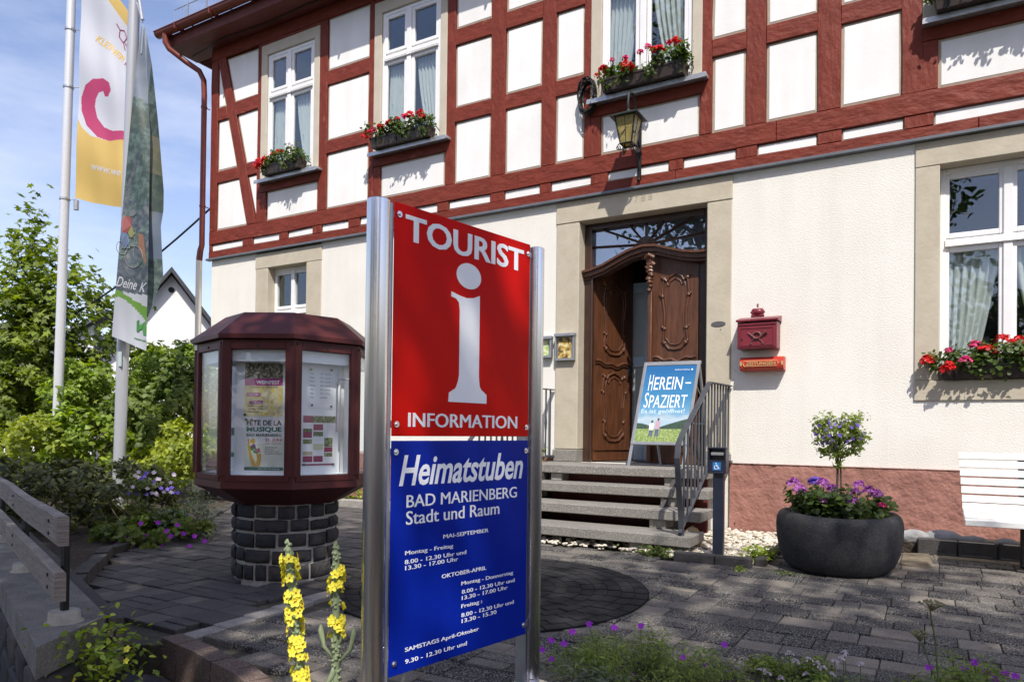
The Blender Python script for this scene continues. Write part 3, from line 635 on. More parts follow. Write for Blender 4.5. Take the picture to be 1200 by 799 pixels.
def curtain(x0, x1, z0, z1, y, side, parent, gather=.45):
    nx, nzz = 40, 14; V = []
    for j in range(nzz+1):
        t = j/nzz; g = 1-gather*(1-t)**1.3 if side else 1
        for i in range(nx+1):
            s_ = i/nx; xx = (x0+(x1-x0)*s_*g) if side >= 0 else (x1-(x1-x0)*(1-s_)*g)
            V.append((xx+.01*sin(t*3+i), y+.022*sin(s_*44+t*1.3+sin(t*4)), z0+(z1-z0)*t))
    F = [(j*(nx+1)+i, j*(nx+1)+i+1, (j+1)*(nx+1)+i+1, (j+1)*(nx+1)+i) for j in range(nzz) for i in range(nx)]
    mb = MB(); mb.add(V, F); return obj('curtain', mb, 'curtain', parent, smooth='all')
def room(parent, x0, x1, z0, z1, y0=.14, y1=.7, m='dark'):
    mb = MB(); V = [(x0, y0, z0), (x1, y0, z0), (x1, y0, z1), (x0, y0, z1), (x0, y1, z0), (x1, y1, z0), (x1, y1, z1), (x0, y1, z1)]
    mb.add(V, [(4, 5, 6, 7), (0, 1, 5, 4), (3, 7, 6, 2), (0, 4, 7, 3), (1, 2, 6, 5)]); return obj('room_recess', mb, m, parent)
def window(x0, x1, z0, z1, zt, fy, gx, label=None, lwz=None, curt=(1, -1), curty=.1):
    """casement window: frame outer x0..x1,z0..z1, transom zt=(a,b), pane x ranges gx"""
    mb = MB(); f = .05
    d = .06
    def fb(a, b, c, e, y0=fy, y1=fy+d, bev=.006): mb.box(a, y0, c, b, y1, e, bev)
    fb(x0, x0+f, z0, z1); fb(x1-f, x1, z0, z1); fb(x0+f, x1-f, z1-f, z1); fb(x0+f, x1-f, z0, z0+f)
    mc = (gx[0][1]+gx[1][0])/2; fb(mc-.035, mc+.035, z0+f, z1-f, fy-.012, fy+d)
    fb(x0+f-.01, x1-f+.01, (zt[0]+zt[1])/2-.028, (zt[0]+zt[1])/2+.028, fy-.014, fy+d); fb(x0+f-.01, x1-f+.01, zt[0]+.045, zt[0]+.06, fy-.026, fy+d*.5)
    w = obj('window', mb, 'white', H, label=label)
    for (a, b) in gx:
        for (c, e) in ((z0+f+.07, zt[0]), (zt[1], z1-f-.045)):
            sm = MB(); s = .045
            for q in ((a-s, a, c-s, e+s), (b, b+s, c-s, e+s), (a, b, e, e+s), (a, b, c-s, c)): sm.box(q[0], fy+.004, q[2], q[1], fy+.045, q[3], .005)
            obj('sash', sm, 'white', w)
            g = MB(); g.box(a, fy+.028, c, b, fy+.034, e); obj('pane', g, 'glass', w)
    for i, sd in enumerate(curt):
        if sd is not None: curtain(gx[i][0]-.03, gx[i][1]+.03, z0+.06, zt[0]+.02, fy+curty, sd, w, .5 if i == 1 or True else .3)
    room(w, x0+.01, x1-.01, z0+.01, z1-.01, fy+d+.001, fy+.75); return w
def upper(x0, x1, lab):
    w = x1-x0; sm = MB(); y0 = -.042
    sm.box(x0, y0, 3.64, x0+.125, .10, 5.66, .006); sm.box(x1-.105, y0, 3.64, x1, .10, 5.66, .006); sm.box(x0+.001, y0-.002, 5.51, x1-.001, .10, 5.665, .006)
    o = window(x0+.126, x1-.106, 3.66, 5.508, (4.80, 5.0), -.018, ((x0+.21, x0+.49*w/1.19), (x0+.655*w/1.19, x1-.255+.06)), lab)
    obj('window_surround', sm, 'stone_up', o)
    s = MB(); s.box(x0-.0, -.15, 3.605, x1+.07, .0, 3.638, .004); s.box(x0, -.153, 3.585, x1+.07, -.145, 3.62); obj('window_sill', s, 'galv', o)
    trect('timber_rail', x0-.07 if x0 < -7 else x0, x1, 3.485, 3.602, y=TY-.004)
    trect('timber_post', x0, x0+.12, Z1, 3.484); prect(x0+.12, x1-.02, Z1, 3.484); trect('timber_post', x1-.02, x1, Z1, 3.484)
    trect('timber_rail', x0, x1, 5.667, 5.719)
for (a, b), lab in zip(wins, ('upper window nearest the downpipe', 'upper window above the sign', 'upper window above the lantern', 'upper window at the right edge')): upper(a, b, lab)
window(-8.44, -7.65, .95, 2.362, (1.62, 1.80), .12, ((-8.40+.0, -8.08), (-8.02, -7.72)), 'small ground floor window behind the kiosk')
window(.07, 1.09, .49, 2.378, (1.63, 1.80), .13, ((.145, .51), (.64, 1.01)), 'large ground floor window above the bench')
# half round thing seen behind the upper right pane: an arched lamp arm inside the room
# ---- eaves
mb = MB(); mb.box(-10.30, -.40, 5.905, XR+.3, .1, 5.93); obj('soffit', mb, 'timberd', H)
mb = MB(); mb.box(-10.32, -.425, 5.90, XR+.3, -.402, 6.08, .003); mb.box(-10.325, -.40, 5.93, -10.30, 4, 6.15); obj('fascia', mb, 'timberd', H)
mb = MB(); mb.add([(-10.36, -.46, 6.12), (XR+.3, -.46, 6.12), (XR+.3, 4, 10.3), (-10.36, 4, 10.3), (-10.36, -.46, 6.20), (XR+.3, -.46, 6.20), (XR+.3, 4, 10.4), (-10.36, 4, 10.4), (-10.36, 8.46, 6.12), (XR+.3, 8.46, 6.12), (-10.36, 8.46, 6.2), (XR+.3, 8.46, 6.2)],
 [(0, 1, 2, 3), (4, 7, 6, 5), (0, 4, 5, 1), (0, 3, 7, 4), (1, 5, 6, 2), (3, 2, 9, 8), (7, 10, 11, 6), (8, 9, 11, 10), (3, 8, 10, 7), (2, 6, 11, 9)]); obj('roof', mb, 'tile', H)
V = []; n = 12
for xx in (-10.42, XR+.3):
    for r in (.075, .069):
        for k in range(n+1): a = pi+pi*k/n; V.append((xx, -.51+r*cos(a), 6.11+r*sin(a)))
F = []; q = n+1
for k in range(n): F += [(k, 2*q+k, 2*q+k+1, k+1), (q+k, q+k+1, 3*q+k+1, 3*q+k), (k, k+1, q+k+1, q+k)]
gm = MB(); gm.add(V, F); gm.tube([(-10.42, -.585, 6.112), (XR+.3, -.585, 6.112)], .011, 6)
gm.add([(-10.42, -.51, 6.11)]+[(-10.42, -.51+.075*cos(pi+pi*k/n), 6.11+.075*sin(pi+pi*k/n)) for k in range(n+1)], [(0, k+1, k+2) for k in range(n)])
for xx in np.arange(-9.9, XR, .8): gm.box(xx-.012, -.592, 6.03, xx+.012, -.43, 6.125)
gu = obj('gutter', gm, 'gutter', H, smooth=True)
pm = MB(); pm.tube([(-10.22, -.51, 6.06), (-10.22, -.51, 5.93), (-10.19, -.47, 5.84), (-10.0, -.30, 5.66), (-9.87, -.17, 5.55), (-9.835, -.115, 5.42), (-9.83, -.105, 5.2), (-9.83, -.105, 2.84), (-9.85, -.115, 2.76), (-9.87, -.12, 2.60)], [.052, .05, .042, .042, .042, .042, .042, .042, .045, .048], 14)
dp = obj('downpipe', pm, 'gutter', H, smooth=True)
pm = MB(); pm.tube([(-9.87, -.12, 2.62), (-9.87, -.12, -1.1)], .047, 14); obj('lower_downpipe', pm, 'pipew', H, smooth=True)
for z in (3.45, 5.0): mb = MB(); mb.tube([(-9.83, -.105, z-.012), (-9.83, -.105, z+.012)], .049, 14); mb.box(-9.836, -.10, z-.006, -9.824, .0, z+.006); obj('pipe_bracket', mb, 'gutter', dp)
# snow guard on the roof edge
sg = empty('snow_guard', (-8.5, -.33, 6.25), 'galvanised snow guard rail along the roof edge', 'snow guard')
mb = MB(); mb.tube([(-10.28, -.33, 6.54), (XR, -.33, 6.54)], .007, 6); mb.tube([(-10.28, -.33, 6.29), (XR, -.33, 6.29)], .007, 6); obj('rail', mb, 'galv', sg)
mb = MB()
for xx in np.arange(-10.28, XR, .075): mb.tube([(xx, -.33, 6.29), (xx, -.33, 6.54)], .0035, 5)
obj('bars', mb, 'galv', sg, kind='stuff')
for xx in np.arange(-9.95, 2, .45): mb = MB(); mb.box(xx-.015, -.34, 6.18, xx+.015, -.325, 6.57); mb.box(xx-.015, -.33, 6.24, xx+.015, -.05, 6.25); obj('bracket', mb, 'galv', sg)
mb = MB(); mb.tube([(-10.0, -.2, 5.80), (-9.7, -.16, 5.875), (-9.2, -.2, 5.89), (-8.4, -.16, 5.89), (-7.6, -.2, 5.892), (-6.0, -.17, 5.89), (-3, -.18, 5.89), (2, -.18, 5.89)], .009, 6); obj('soffit_cable', mb, 'black', H)
# ---- door --------------------------------------------------------------
D = empty('front_door', (-2.68, .2, -.336), kind=None, parent=H); del_ = None
mb = MB()
mb.box(-3.40, .14, -.33, -3.315, .26, 2.345, .006); mb.box(-2.035, .14, -.33, -1.972, .26, 2.345, .006); mb.box(-3.315, .14, 2.285, -2.035, .26, 2.345, .006)
mb.box(-3.315, .12, -.33, -3.29, .16, 1.84, .006)
obj('door_frame', mb, 'doord', D)
tp = [(-3.41, 1.90), (-3.30, 1.915), (-3.15, 1.955), (-2.98, 2.03), (-2.84, 2.085), (-2.69, 2.115), (-2.55, 2.105), (-2.40, 2.055), (-2.25, 2.01), (-2.10, 1.985), (-1.985, 1.985)]
tp = [(a, b-.085) for a, b in tp]
mb = MB()
for (dz, y0, th) in ((0, .055, .026), (-.028, .085, .045), (-.073, .12, .03)):
    for (a, b) in zip(tp[:-1], tp[1:]):
        V = [(p[0], yy, p[1]+dz-o*th) for p in (a, b) for yy in (y0, .25) for o in (0, 1)]
        mb.add(V, [(0, 1, 5, 4), (2, 6, 7, 3), (0, 4, 6, 2), (1, 3, 7, 5), (0, 2, 3, 1), (4, 5, 7, 6)])
obj('transom', mb, 'doorw', D)
fl = MB(); hub = (-2.69, 2.03)
for e in ((-3.315, 2.10), (-3.2, 2.285), (-2.88, 2.29), (-2.69, 2.29), (-2.49, 2.29), (-2.15, 2.29), (-2.03, 2.11)):
    fl.tube([(hub[0], .194, hub[1]+.03), (e[0], .194, e[1])], .013, 6)
fl.prism([(hub[0]+.12*cos(a), hub[1]+.12*sin(a)) for a in np.linspace(0, pi, 14)], .185, .215, ax='y'); fo = obj('fanlight_bars', fl, 'doord', D)
g = MB(); g.prism([(-3.312, 2.29), (-3.312, 1.81), (-3.15, 1.85), (-2.98, 1.92), (-2.84, 1.975), (-2.69, 2.0), (-2.55, 1.99), (-2.40, 1.945), (-2.25, 1.9), (-2.04, 1.875), (-2.04, 2.29)], .204, .209, ax='y'); obj('fanlight_glass', g, glassmat('fanlight_pane', (.9, .92, .95), 1.0, base=.22), D)
mb = MB(); mb.box(-3.36, .30, 1.93, -2.0, .33, 2.34); obj('fanlight_backing', mb, mat('sky_reflection_tone', (.30, .33, .38), rough=.9), D)  # pale blue-grey backing, its colour standing in for sky reflected in the fanlight
def leaf(name, O, dirv, nrm, w, top, parent, mirror=False):
    """door leaf in a local frame: O hinge foot, dirv along width, nrm outward; top: list of (u,z)"""
    O = npa(O); U = npa(dirv); Nn = npa(nrm); P3 = lambda u, z, d: tuple(O+U*u+npa((0, 0, z))+Nn*d)
    mb = MB(); poly = [(0, 0), (w, 0)]+top
    n = len(poly); mb.add([P3(u, z, 0) for u, z in poly]+[P3(u, z, -.05) for u, z in poly], [tuple(range(n)), tuple(range(2*n-1, n-1, -1))]+[(i, n+i, n+(i+1) % n, (i+1) % n) for i in range(n)])
    o = obj(name, mb, 'doorw', parent)
    def rng(path, r, nm, closed=True, m='doorw'):
        t = MB(); p = [P3(u, z, .004) for u, z in path]
        if closed: p.append(p[0])
        t.tube(p, r, 8); return obj(nm, t, m, o, smooth=True)
    def cart(u0, u1, z0, z1, waist, k=40):       # shaped cartouche outline
        out = []
        for i in range(k):
            t = i/k*2*pi; c = cos(t); s_ = sin(t); sq = lambda v: math.copysign(abs(v)**.42, v)
            zz = (z0+z1)/2+(z1-z0)/2*sq(s_); f = (zz-z0)/(z1-z0); ww = 1-waist*math.exp(-((f-.38)/.2)**2)+.02*sin(f*9)
            zz += (.035*cos(3*pi*(c)) if s_ > .5 else (-.02*cos(2*pi*c) if s_ < -.5 else 0))
            out.append(((u0+u1)/2+(u1-u0)/2*sq(c)*ww, zz))
        return out
    for (z0, z1, wst) in ((1.24, 2.0, .26), (.24, .98, .24)):
        c1 = cart(w*.22, w*.80, z0, z1, wst); rng(c1, .013, 'panel_moulding')
        c2 = cart(w*.28, w*.74, z0+.05, z1-.05, wst); rng(c2, .007, 'panel_bead')
        t = MB()
        for q in (.06, .30, .66, .97):
            for sd in (0, 1):
                cc = min(c1, key=lambda p: abs(p[1]-(z0+(z1-z0)*q))+(0 if (p[0] > w*.5) == bool(sd) else 9)); t.ico(P3(cc[0], cc[1], .008), .022, .25, 1, (1, .7, 1.1))
                t.ico(P3(cc[0]+(.02 if sd else -.02), cc[1]+.02, .006), .014, .25, 1)
        obj('carving', t, 'doorw', o, smooth='all', kind='stuff')
    # middle and bottom mouldings
    t = MB(); pth = [(.02+i*(w-.04)/16, 1.12+.018*cos(i/16*2*pi)+.012*sin(i/16*6*pi)) for i in range(17)]; t.tube([P3(u, z, .01) for u, z in pth], .017, 8); t.tube([P3(u, z-.03, .006) for u, z in pth], .01, 8); obj('middle_moulding', t, 'doorw', o, smooth=True)
    t = MB()
    for (a, b) in ((.0, .018), (.12, .13)):
        V = [P3(u, z, d) for u in (.005, w-.005) for z in (a, b+.0) for d in (.001, .014)]; t.add(V, [(0, 2, 3, 1), (4, 5, 7, 6), (1, 3, 7, 5), (0, 1, 5, 4), (2, 6, 7, 3)])
    obj('kick_moulding', t, 'doorw', o)
    return o, P3
Lw = .64
rl, P3 = leaf('door_leaf', (-2.615, .20, -.325), (1, 0, 0), (0, -1, 0), .505, [(.505, 2.11), (.40, 2.15), (.25, 2.22), (.12, 2.29), (0, 2.33)], D)
th = radians(68); ll, P3l = leaf('door_leaf', (-3.30, .20, -.325), (cos(th), sin(th), 0), (sin(th), -cos(th), 0), Lw, [(Lw, 2.30), (.45, 2.28), (.3, 2.22), (.12, 2.17), (0, 2.16)], D)
rl['label'] = 'closed carved oak leaf on the right'; ll['label'] = 'open carved oak leaf swung inwards on the left'
mb = MB(); mb.tube([P3l(.57, 1.05, .0), P3l(.57, 1.05, .06), P3l(.50, 1.05, .075)], .011, 8); mb.box(*[min(a, b) for a, b in zip(P3l(.55, .98, .003), P3l(.59, 1.12, .008))], *[max(a, b)+.004 for a, b in zip(P3l(.55, .98, .003), P3l(.59, 1.12, .008))]); obj('door_handle', mb, 'black', ll)
t = MB()
for i in range(9): t.ico((-2.61+.012*sin(i*2.1), .10, 1.86-.04*i), .045-.0025*i, .25, 1, (1.1, .8, .8))
t.tube([(-2.655, .09, 1.88), (-2.61, .06, 1.905), (-2.565, .09, 1.88)], .026, 8); t.box(-2.64, .11, -.32, -2.59, .17, 1.55, .008); obj('carved_corbel', t, 'doorw', D, smooth=True)
mb = MB(); mb.box(-2.11, .215, -.325, -2.036, .24, 1.95); obj('side_strip', mb, 'doord', D)
# vestibule
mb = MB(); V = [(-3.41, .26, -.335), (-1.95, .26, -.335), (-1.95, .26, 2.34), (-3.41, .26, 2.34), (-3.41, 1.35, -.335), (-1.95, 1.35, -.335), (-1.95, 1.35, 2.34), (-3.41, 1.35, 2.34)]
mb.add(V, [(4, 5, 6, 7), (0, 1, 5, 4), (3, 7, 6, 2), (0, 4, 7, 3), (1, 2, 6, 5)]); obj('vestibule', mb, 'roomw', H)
mb = MB()
for q in ((-3.14, -3.06, -.33, 1.78), (-2.92, -2.82, -.33, 1.78), (-3.06, -2.92, 1.66, 1.78), (-3.06, -2.92, -.33, -.1), (-3.06, -2.92, .78, .9), (-2.82, -2.3, 1.70, 1.80)): mb.box(q[0], .80, q[2], q[1], .86, q[3], .006)
idr = obj('inner_door', mb, 'bluedoor', H, label='grey blue glazed inner door')
mb = MB(); mb.box(-3.06, .82, -.1, -2.92, .826, 1.66); obj('pane', mb, flat((.30, .33, .33), .2), idr)
# ================================================================== TOURIST SIGN
sA = npa((-1.514, -5.478)); sU = npa((.1834, .983, 0)); sN = npa((.983, -.1834, 0))
def SP(u, n, z): return (sA[0]+sU[0]*u+sN[0]*n, sA[1]+sU[1]*u+sN[1]*n, z)
def sbox(mb, u0, u1, n0, n1, z0, z1, b=.0):
    t = MB(); t.box(u0, n0, z0, u1, n1, z1, b); mb.add([SP(*p) for p in t.v], [f[::-1] for f in t.f])
TS = empty('tourist_sign', SP(.35, -.03, -1.05), 'tall two part information sign, red board over blue board, between two steel tubes', 'sign')
for u, r, top in ((-.062, .037, .737), (.744, .033, .742)):
    c = SP(u, -.005, 0); mb = MB(); mb.lathe([(r-.004, -1.10), (r, -1.095), (r, top-.003), (r-.004, top), (0, top+.001)], c, 40); obj('tube_post', mb, 'steel', TS, smooth=True)
    mb = MB(); mb.lathe([(r+.045, -1.03), (r+.045, -1.022), (r+.001, -1.02)], c, 32); obj('foot_flange', mb, 'steel', TS, smooth=True)
mb = MB(); sbox(mb, -.022, .0, -.022, -.006, -1.05, .74); obj('mounting_rail', mb, 'alu', TS)
mb = MB(); sbox(mb, .672, .708, -.03, -.006, -1.05, .74); obj('mounting_rail', mb, 'alu', TS)
mb = MB(); sbox(mb, 0, .70, -.004, .0, -.021, .747, .0015); rb = obj('red_board', mb, 'red', TS)
mb = MB(); sbox(mb, 0, .70, -.004, .0, -.806, -.036, .0015); bb = obj('blue_board', mb, 'blue', TS)
for (u, z, par) in ((.020, .708, rb), (.684, .707, rb), (.019, .018, rb), (.685, .016, rb), (.018, -.073, bb), (.684, -.077, bb), (.022, -.765, bb), (.682, -.767, bb)):
    mb = MB(); mb.tube([SP(u, .0005, z), SP(u, .003, z)], .0105, 16); mb.tube([SP(u, .003, z), SP(u, .009, z)], [.006, .005], 6); obj('bolt', mb, 'steel', par)
    if u > .3 or True:
        s_ = .022 if u > .3 else -.012; mb = MB(); sbox(mb, u-.012+(s_ if u > .3 else 0)*1, u+.012+s_, -.028, -.005, z-.012, z+.012, .002); obj('clip', mb, 'alu', TS)
FS = (SP(0, 0, 0), sU, (0, 0, 1), sN)
def st(t, box, par, **k):
    return lettering(t, box, FS, 'letter', par, th=.0012, **k)
st('TOURIST', (.048, .628, .657, .716), rb, bold=.016, dup=.0022, kind='stuff')
st('INFORMATION', (.070, .010, .628, .058), rb, bold=0, dup=.0021, kind='stuff')
ip = MB(); k = 40
fr_poly(ip, FS, [(.350+.0635*cos(2*pi*i/k), .560+.0465*sin(2*pi*i/k)) for i in range(k)], 0, .0013); obj('letter_dot', ip, 'letter', rb)
ip = MB()
stem = [(.262, .474), (.285, .470), (.300, .458), (.305, .43), (.305, .20), (.300, .165), (.288, .145), (.256, .133), (.253, .101), (.451, .101), (.451, .133), (.425, .142), (.412, .160), (.408, .20), (.408, .497), (.375, .482), (.34, .478), (.30, .483), (.262, .492)]
# split into convex strips
O_, U_, V_, N_ = [npa(q) for q in FS]
for q in ([(.305, .16), (.408, .16), (.408, .497), (.375, .484), (.34, .479), (.305, .483)], [(.262, .474), (.285, .470), (.300, .458), (.305, .43), (.305, .483), (.262, .492)], [(.305, .16), (.256, .133), (.253, .101), (.451, .101), (.451, .133), (.408, .16)],
          [(.305, .20), (.300, .175), (.288, .150), (.256, .133), (.305, .15)], [(.408, .20), (.408, .15), (.451, .133), (.425, .145), (.412, .165)]): fr_poly(ip, FS, q, 0, .0013+random.random()*.0002)
obj('letter_stem', ip, 'letter', rb, kind='stuff')
st('Heimatstuben', (.034, -.187, .668, -.084), bb, bold=.018, shear=.28, kind='stuff')
st('BAD MARIENBERG', (.067, -.259, .632, -.217), bb, bold=0, dup=.0011, kind='stuff')
st('Stadt und Raum', (.066, -.316, .53, -.271), bb, bold=0, dup=.0011, kind='stuff')
for t, b in (('MAI-SEPTEMBER', (.238, -.380, .471, -.362)), ('Montag - Freitag', (.064, -.421, .286, -.400)), ('8.00 - 12.30 Uhr und', (.063, -.447, .353, -.428)), ('13.30 - 17.00 Uhr', (.065, -.467, .312, -.449)),
             ('OKTOBER-APRIL', (.233, -.519, .461, -.501)), ('Montag - Donnerstag', (.331, -.562, .615, -.542)), ('8.00 - 12.30 Uhr und', (.334, -.589, .625, -.570)), ('13.30 - 17.00 Uhr', (.334, -.611, .584, -.592)),
             ('Freitag :', (.332, -.644, .440, -.625)), ('8.00 - 12.30 Uhr und', (.333, -.673, .621, -.653)), ('13.30 - 15.30', (.335, -.694, .521, -.678)), ('SAMSTAGS April-Oktober', (.069, -.742, .425, -.721)), ('9.30 - 12.30 Uhr und', (.070, -.778, .362, -.759))):
    b = (b[0], b[1]+.001, b[2], b[1]+(.0185 if any(c_ in t for c_ in 'gp') else .0150)); st(t, b, bb, bold=0, dup=.0006, kind='stuff')

# ================================================================== NOTICE KIOSK
KC = npa((-3.9206, -3.7157)); KR = .602; KP = radians(-129.47)
def kv(k, r): a = KP+k*pi/4; return (KC[0]+r*cos(a), KC[1]+r*sin(a))
def kframe(k, inset):        # plane frame of face k (u from 0..side), outward normal
    a0 = KP+k*pi/4; m = a0+pi/8; A = npa((*kv(k, KR), 0)); nn = npa((cos(m), sin(m), 0)); d = npa((-sin(m), cos(m), 0)); return (A-nn*inset, d, npa((0, 0, 1)), nn)
KS = 2*KR*sin(pi/8)
K = empty('notice_kiosk', (KC[0], KC[1], -1.02), 'eight sided maroon notice case with glass fronts on a round basalt pillar', 'kiosk')
def fbox(mb, fr, u0, u1, v0, v1, d0, d1, b=0):
    t = MB(); t.box(u0, d0, v0, u1, d1, v1, b); O, U, Vd, Nn = [npa(q) for q in fr]
    mb.add([tuple(O+U*p[0]+Vd*p[2]+Nn*p[1]) for p in t.v], [f[::-1] for f in t.f])
mb = MB()
mb.lathe([(.0, .56), (KR+.03, .562), (KR+.032, .566), (KR+.032, .592), (KR+.026, .598), (.42, .757), (.0, .762)], KC, 8, KP); obj('roof', mb, 'maroon', K)
mb = MB(); mb.lathe([(KR-.004, .557), (KR-.004, .50), (KR-.05, .50), (KR-.05, .557)], KC, 8, KP); obj('top_band', mb, 'maroon', K)
mb = MB(); mb.lathe([(0, -.305), (KR-.05, -.304), (KR-.004, -.302), (KR-.0, -.385), (KR-.012, -.392), (.38, -.505), (0, -.507)], KC, 8, KP); body = obj('case_body', mb, 'maroon', K)
for k in range(8):
    x, y = kv(k, KR-.02); mb = MB(); a = KP+k*pi/4; mb.lathe([(.032, -.304), (.032, .52)], (x, y), 8, a+pi/8); obj('corner_post', mb, 'maroon', K)
    fr = kframe(k, 0); mb = MB()
    for q in ((.022, .055, -.34, .545), (KS-.055, KS-.022, -.34, .545), (.055, KS-.055, .498, .545), (.055, KS-.055, -.34, -.300)): fbox(mb, fr, q[0], q[1], q[2], q[3], -.03, .004 if q[1]-q[0] < .1 else .0035, .003)
    f = obj('door_frame', mb, 'maroon', K); g = MB(); fbox(g, fr, .054, KS-.054, -.302, .50, -.016, -.010); obj('glass_pane', g, 'kglass', f)
    l = MB(); l.tube([tuple(npa(fr[0])+npa(fr[1])*(KS/2)+npa((0, 0, .522))), tuple(npa(fr[0])+npa(fr[1])*(KS/2)+npa((0, 0, .522))+npa(fr[3])*.008)], .009, 12); obj('lock', l, 'black', f)
for k in range(1, 6):
    fr = kframe(k, .13); mb = MB(); fbox(mb, fr, .03, KS-.03, -.30, .50, -.012, 0); obj('back_panel', mb, 'board', K)
mb = MB()
for k in range(8): fr = kframe(k, .0); fbox(mb, fr, .03, KS-.03, .425, .498, -.06, -.045)
obj('light_valance', mb, 'board', K, kind='stuff')
mb = MB(); mb.lathe([(0, -.30), (KR-.06, -.30), (KR-.06, -.298), (0, -.297)], KC, 8, KP); obj('case_floor', mb, 'board', K)
# little chrome stay on the right door
fr = kframe(2, 0); mb = MB(); O, U, Vd, Nn = [npa(q) for q in fr]
P = lambda u, v, d: tuple(O+U*u+Vd*v+Nn*d)
mb.tube([P(.385, .33, .006), P(.36, .33, .012), P(.33, .325, -.03), P(.325, .30, -.04), P(.325, -.02, -.04)], .006, 8); obj('door_stay', mb, 'steel', K, smooth=True)
# pillar stones
mb = MB(); mb.lathe([(.355, -1.10), (.338, -1.0), (.334, -.50)], KC, 32); pil = obj('pillar', mb, 'mortar', K, smooth=True)
for row, (z0, z1) in enumerate(((-1.01, -.905), (-.890, -.805), (-.787, -.700), (-.684, -.610), (-.596, -.512))):
    a = random.random(); aend = a+2*pi
    while a < aend-.12:
        w = random.choice([.28, .36, .44, .58]) if row != 3 else random.choice([.4, .55, .7])
        if aend-a-w < .25: w = aend-a
        V = []; r0 = .340; n = 5; a1 = a+w-.055; zz0 = z0+random.uniform(-.006, .006); zz1 = z1+random.uniform(-.006, .006)
        ro = .358+random.uniform(-.004, .008)
        for i in range(n):
            aa = a+(a1-a)*i/(n-1); e = .012 if i in (0, n-1) else 0
            for (r, z) in ((r0, zz0), (ro-.010-e*.4, zz0+.004), (ro-e, zz0+.018), (ro-e+random.uniform(-.003, .004), (zz0+zz1)/2), (ro-e, zz1-.018), (ro-.010-e*.4, zz1-.004), (r0, zz1)):
                V.append((KC[0]+r*cos(aa), KC[1]+r*sin(aa), z+random.uniform(-.003, .003)))
        F = [(i*7+j, (i+1)*7+j, (i+1)*7+j+1, i*7+j+1) for i in range(n-1) for j in range(6)]+[tuple(range(7))[::-1], tuple((n-1)*7+j for j in range(7))]
        m2 = MB(); m2.add(V, F); obj('stone', m2, 'basalt', pil, smooth='all'); a += w
# posters -------------------------------------------------
def poster(nm, fr, box, m, label, group=None):
    O, U, Vd, Nn = [npa(q) for q in fr]; u0, v0, u1, v1 = box
    t = empty(nm, tuple(O+U*(u0+u1)/2+Vd*v0), label, 'poster', group); mb = MB(); fr_rect(mb, fr, u0, v0, u1, v1, .0005, .0015); obj('sheet', mb, m, t); F2 = (O+Nn*.0016, U, Vd, Nn); return t, F2
def patches(t, F2, rects, nm='printed_area'):
    for i, (u0, v0, u1, v1, c) in enumerate(rects): mb = MB(); fr_rect(mb, F2, u0, v0, u1, v1, 0, .0004+.0001*(i % 5)); obj(nm, mb, flat(c) if isinstance(c, tuple) else c, t)
def noise_print(nm, cols, sc=30): return mat(nm, cols[0], cols[1], c3=cols[2], rough=.6, scale=sc, detail=6, cp=(.42, .55))
B1 = kframe(1, .129); B2 = kframe(2, .129)
t, F2 = poster('poster', B1, (.095, .075, .345, .42), flat((.80, .72, .38)), 'yellow and purple wine festival poster, upper one in the middle case')
patches(t, F2, [(.095, .32, .345, .42, noise_print('crowd_print', [(.05, .05, .03), (.35, .30, .2), (.5, .48, .42)], 60)), (.095, .275, .345, .322, (.42, .05, .25)), (.21, .085, .343, .262, noise_print('grape_print', [(.80, .62, .12), (.78, .74, .5), (.6, .4, .1)], 18)), (.11, .205, .20, .228, (.45, .05, .28)), (.13, .155, .215, .178, (.45, .05, .28))])
def lt(s_, b, F, m, par, **k): return lettering(s_, b, (npa(F[0])+npa(F[3])*.0006, F[1], F[2], F[3]), m, par, th=.0006, kind='stuff', **k)
lt('WEINFEST', (.17, .284, .325, .308), F2, 'letter', t, bold=.03)
lt('FREITAG 14. JUNI', (.135, .256, .31, .270), F2, flat((.15, .1, .05)), t); lt('FREITAG', (.117, .210, .193, .223), F2, 'letter', t); lt('SAMSTAG', (.137, .160, .208, .173), F2, 'letter', t)
lt('ab 18.00 Uhr Live-Musik\nund Tanz am Marktplatz\nWein und Speisen', (.12, .098, .22, .148), F2, flat((.2, .15, .1)), t)
t, F2 = poster('poster', B1, (.10, -.275, .355, .068), 'paper', 'white music day poster with a saxophone, lower one in the middle case')
patches(t, F2, [(.10, -.274, .355, -.252, (.05, .16, .11)), (.102, -.25, .353, -.10, noise_print('pale_print', [(.62, .70, .62), (.74, .76, .66), (.8, .8, .74)], 8))])
dk = flat((.03, .05, .05)); gn = flat((.02, .17, .13))
lt('FÊTE DE LA', (.112, .018, .342, .060), F2, dk, t, bold=.025); lt('MUSIQUE', (.112, -.028, .342, .008), F2, gn, t, bold=.035); lt('BAD MARIENBERG', (.112, -.055, .342, -.036), F2, dk, t, bold=.02)
lt('21. JUNI', (.235, -.090, .346, -.066), F2, flat((.45, .08, .03)), t, bold=.02); lt('18.00 - 22.00 UHR', (.235, -.104, .342, -.094), F2, flat((.4, .2, .1)), t)
lt('MARKTPLATZ\nEintritt frei\nBei Regen in der\nevangelischen Kirche', (.235, -.172, .345, -.12), F2, flat((.15, .15, .15)), t); lt('Stadt Bad Marienberg', (.19, -.268, .33, -.258), F2, 'letter', t)
sx = MB(); O, U, Vd, Nn = [npa(q) for q in F2]
sp_ = [(.125, -.07), (.13, -.12), (.145, -.19), (.165, -.238), (.19, -.235), (.197, -.20), (.195, -.165)]
sx.tube([tuple(O+U*a+Vd*b+Nn*.001) for a, b in sp_], [.004, .007, .010, .015, .015, .013, .016], 8); obj('saxophone', sx, flat((.62, .36, .06)), t)
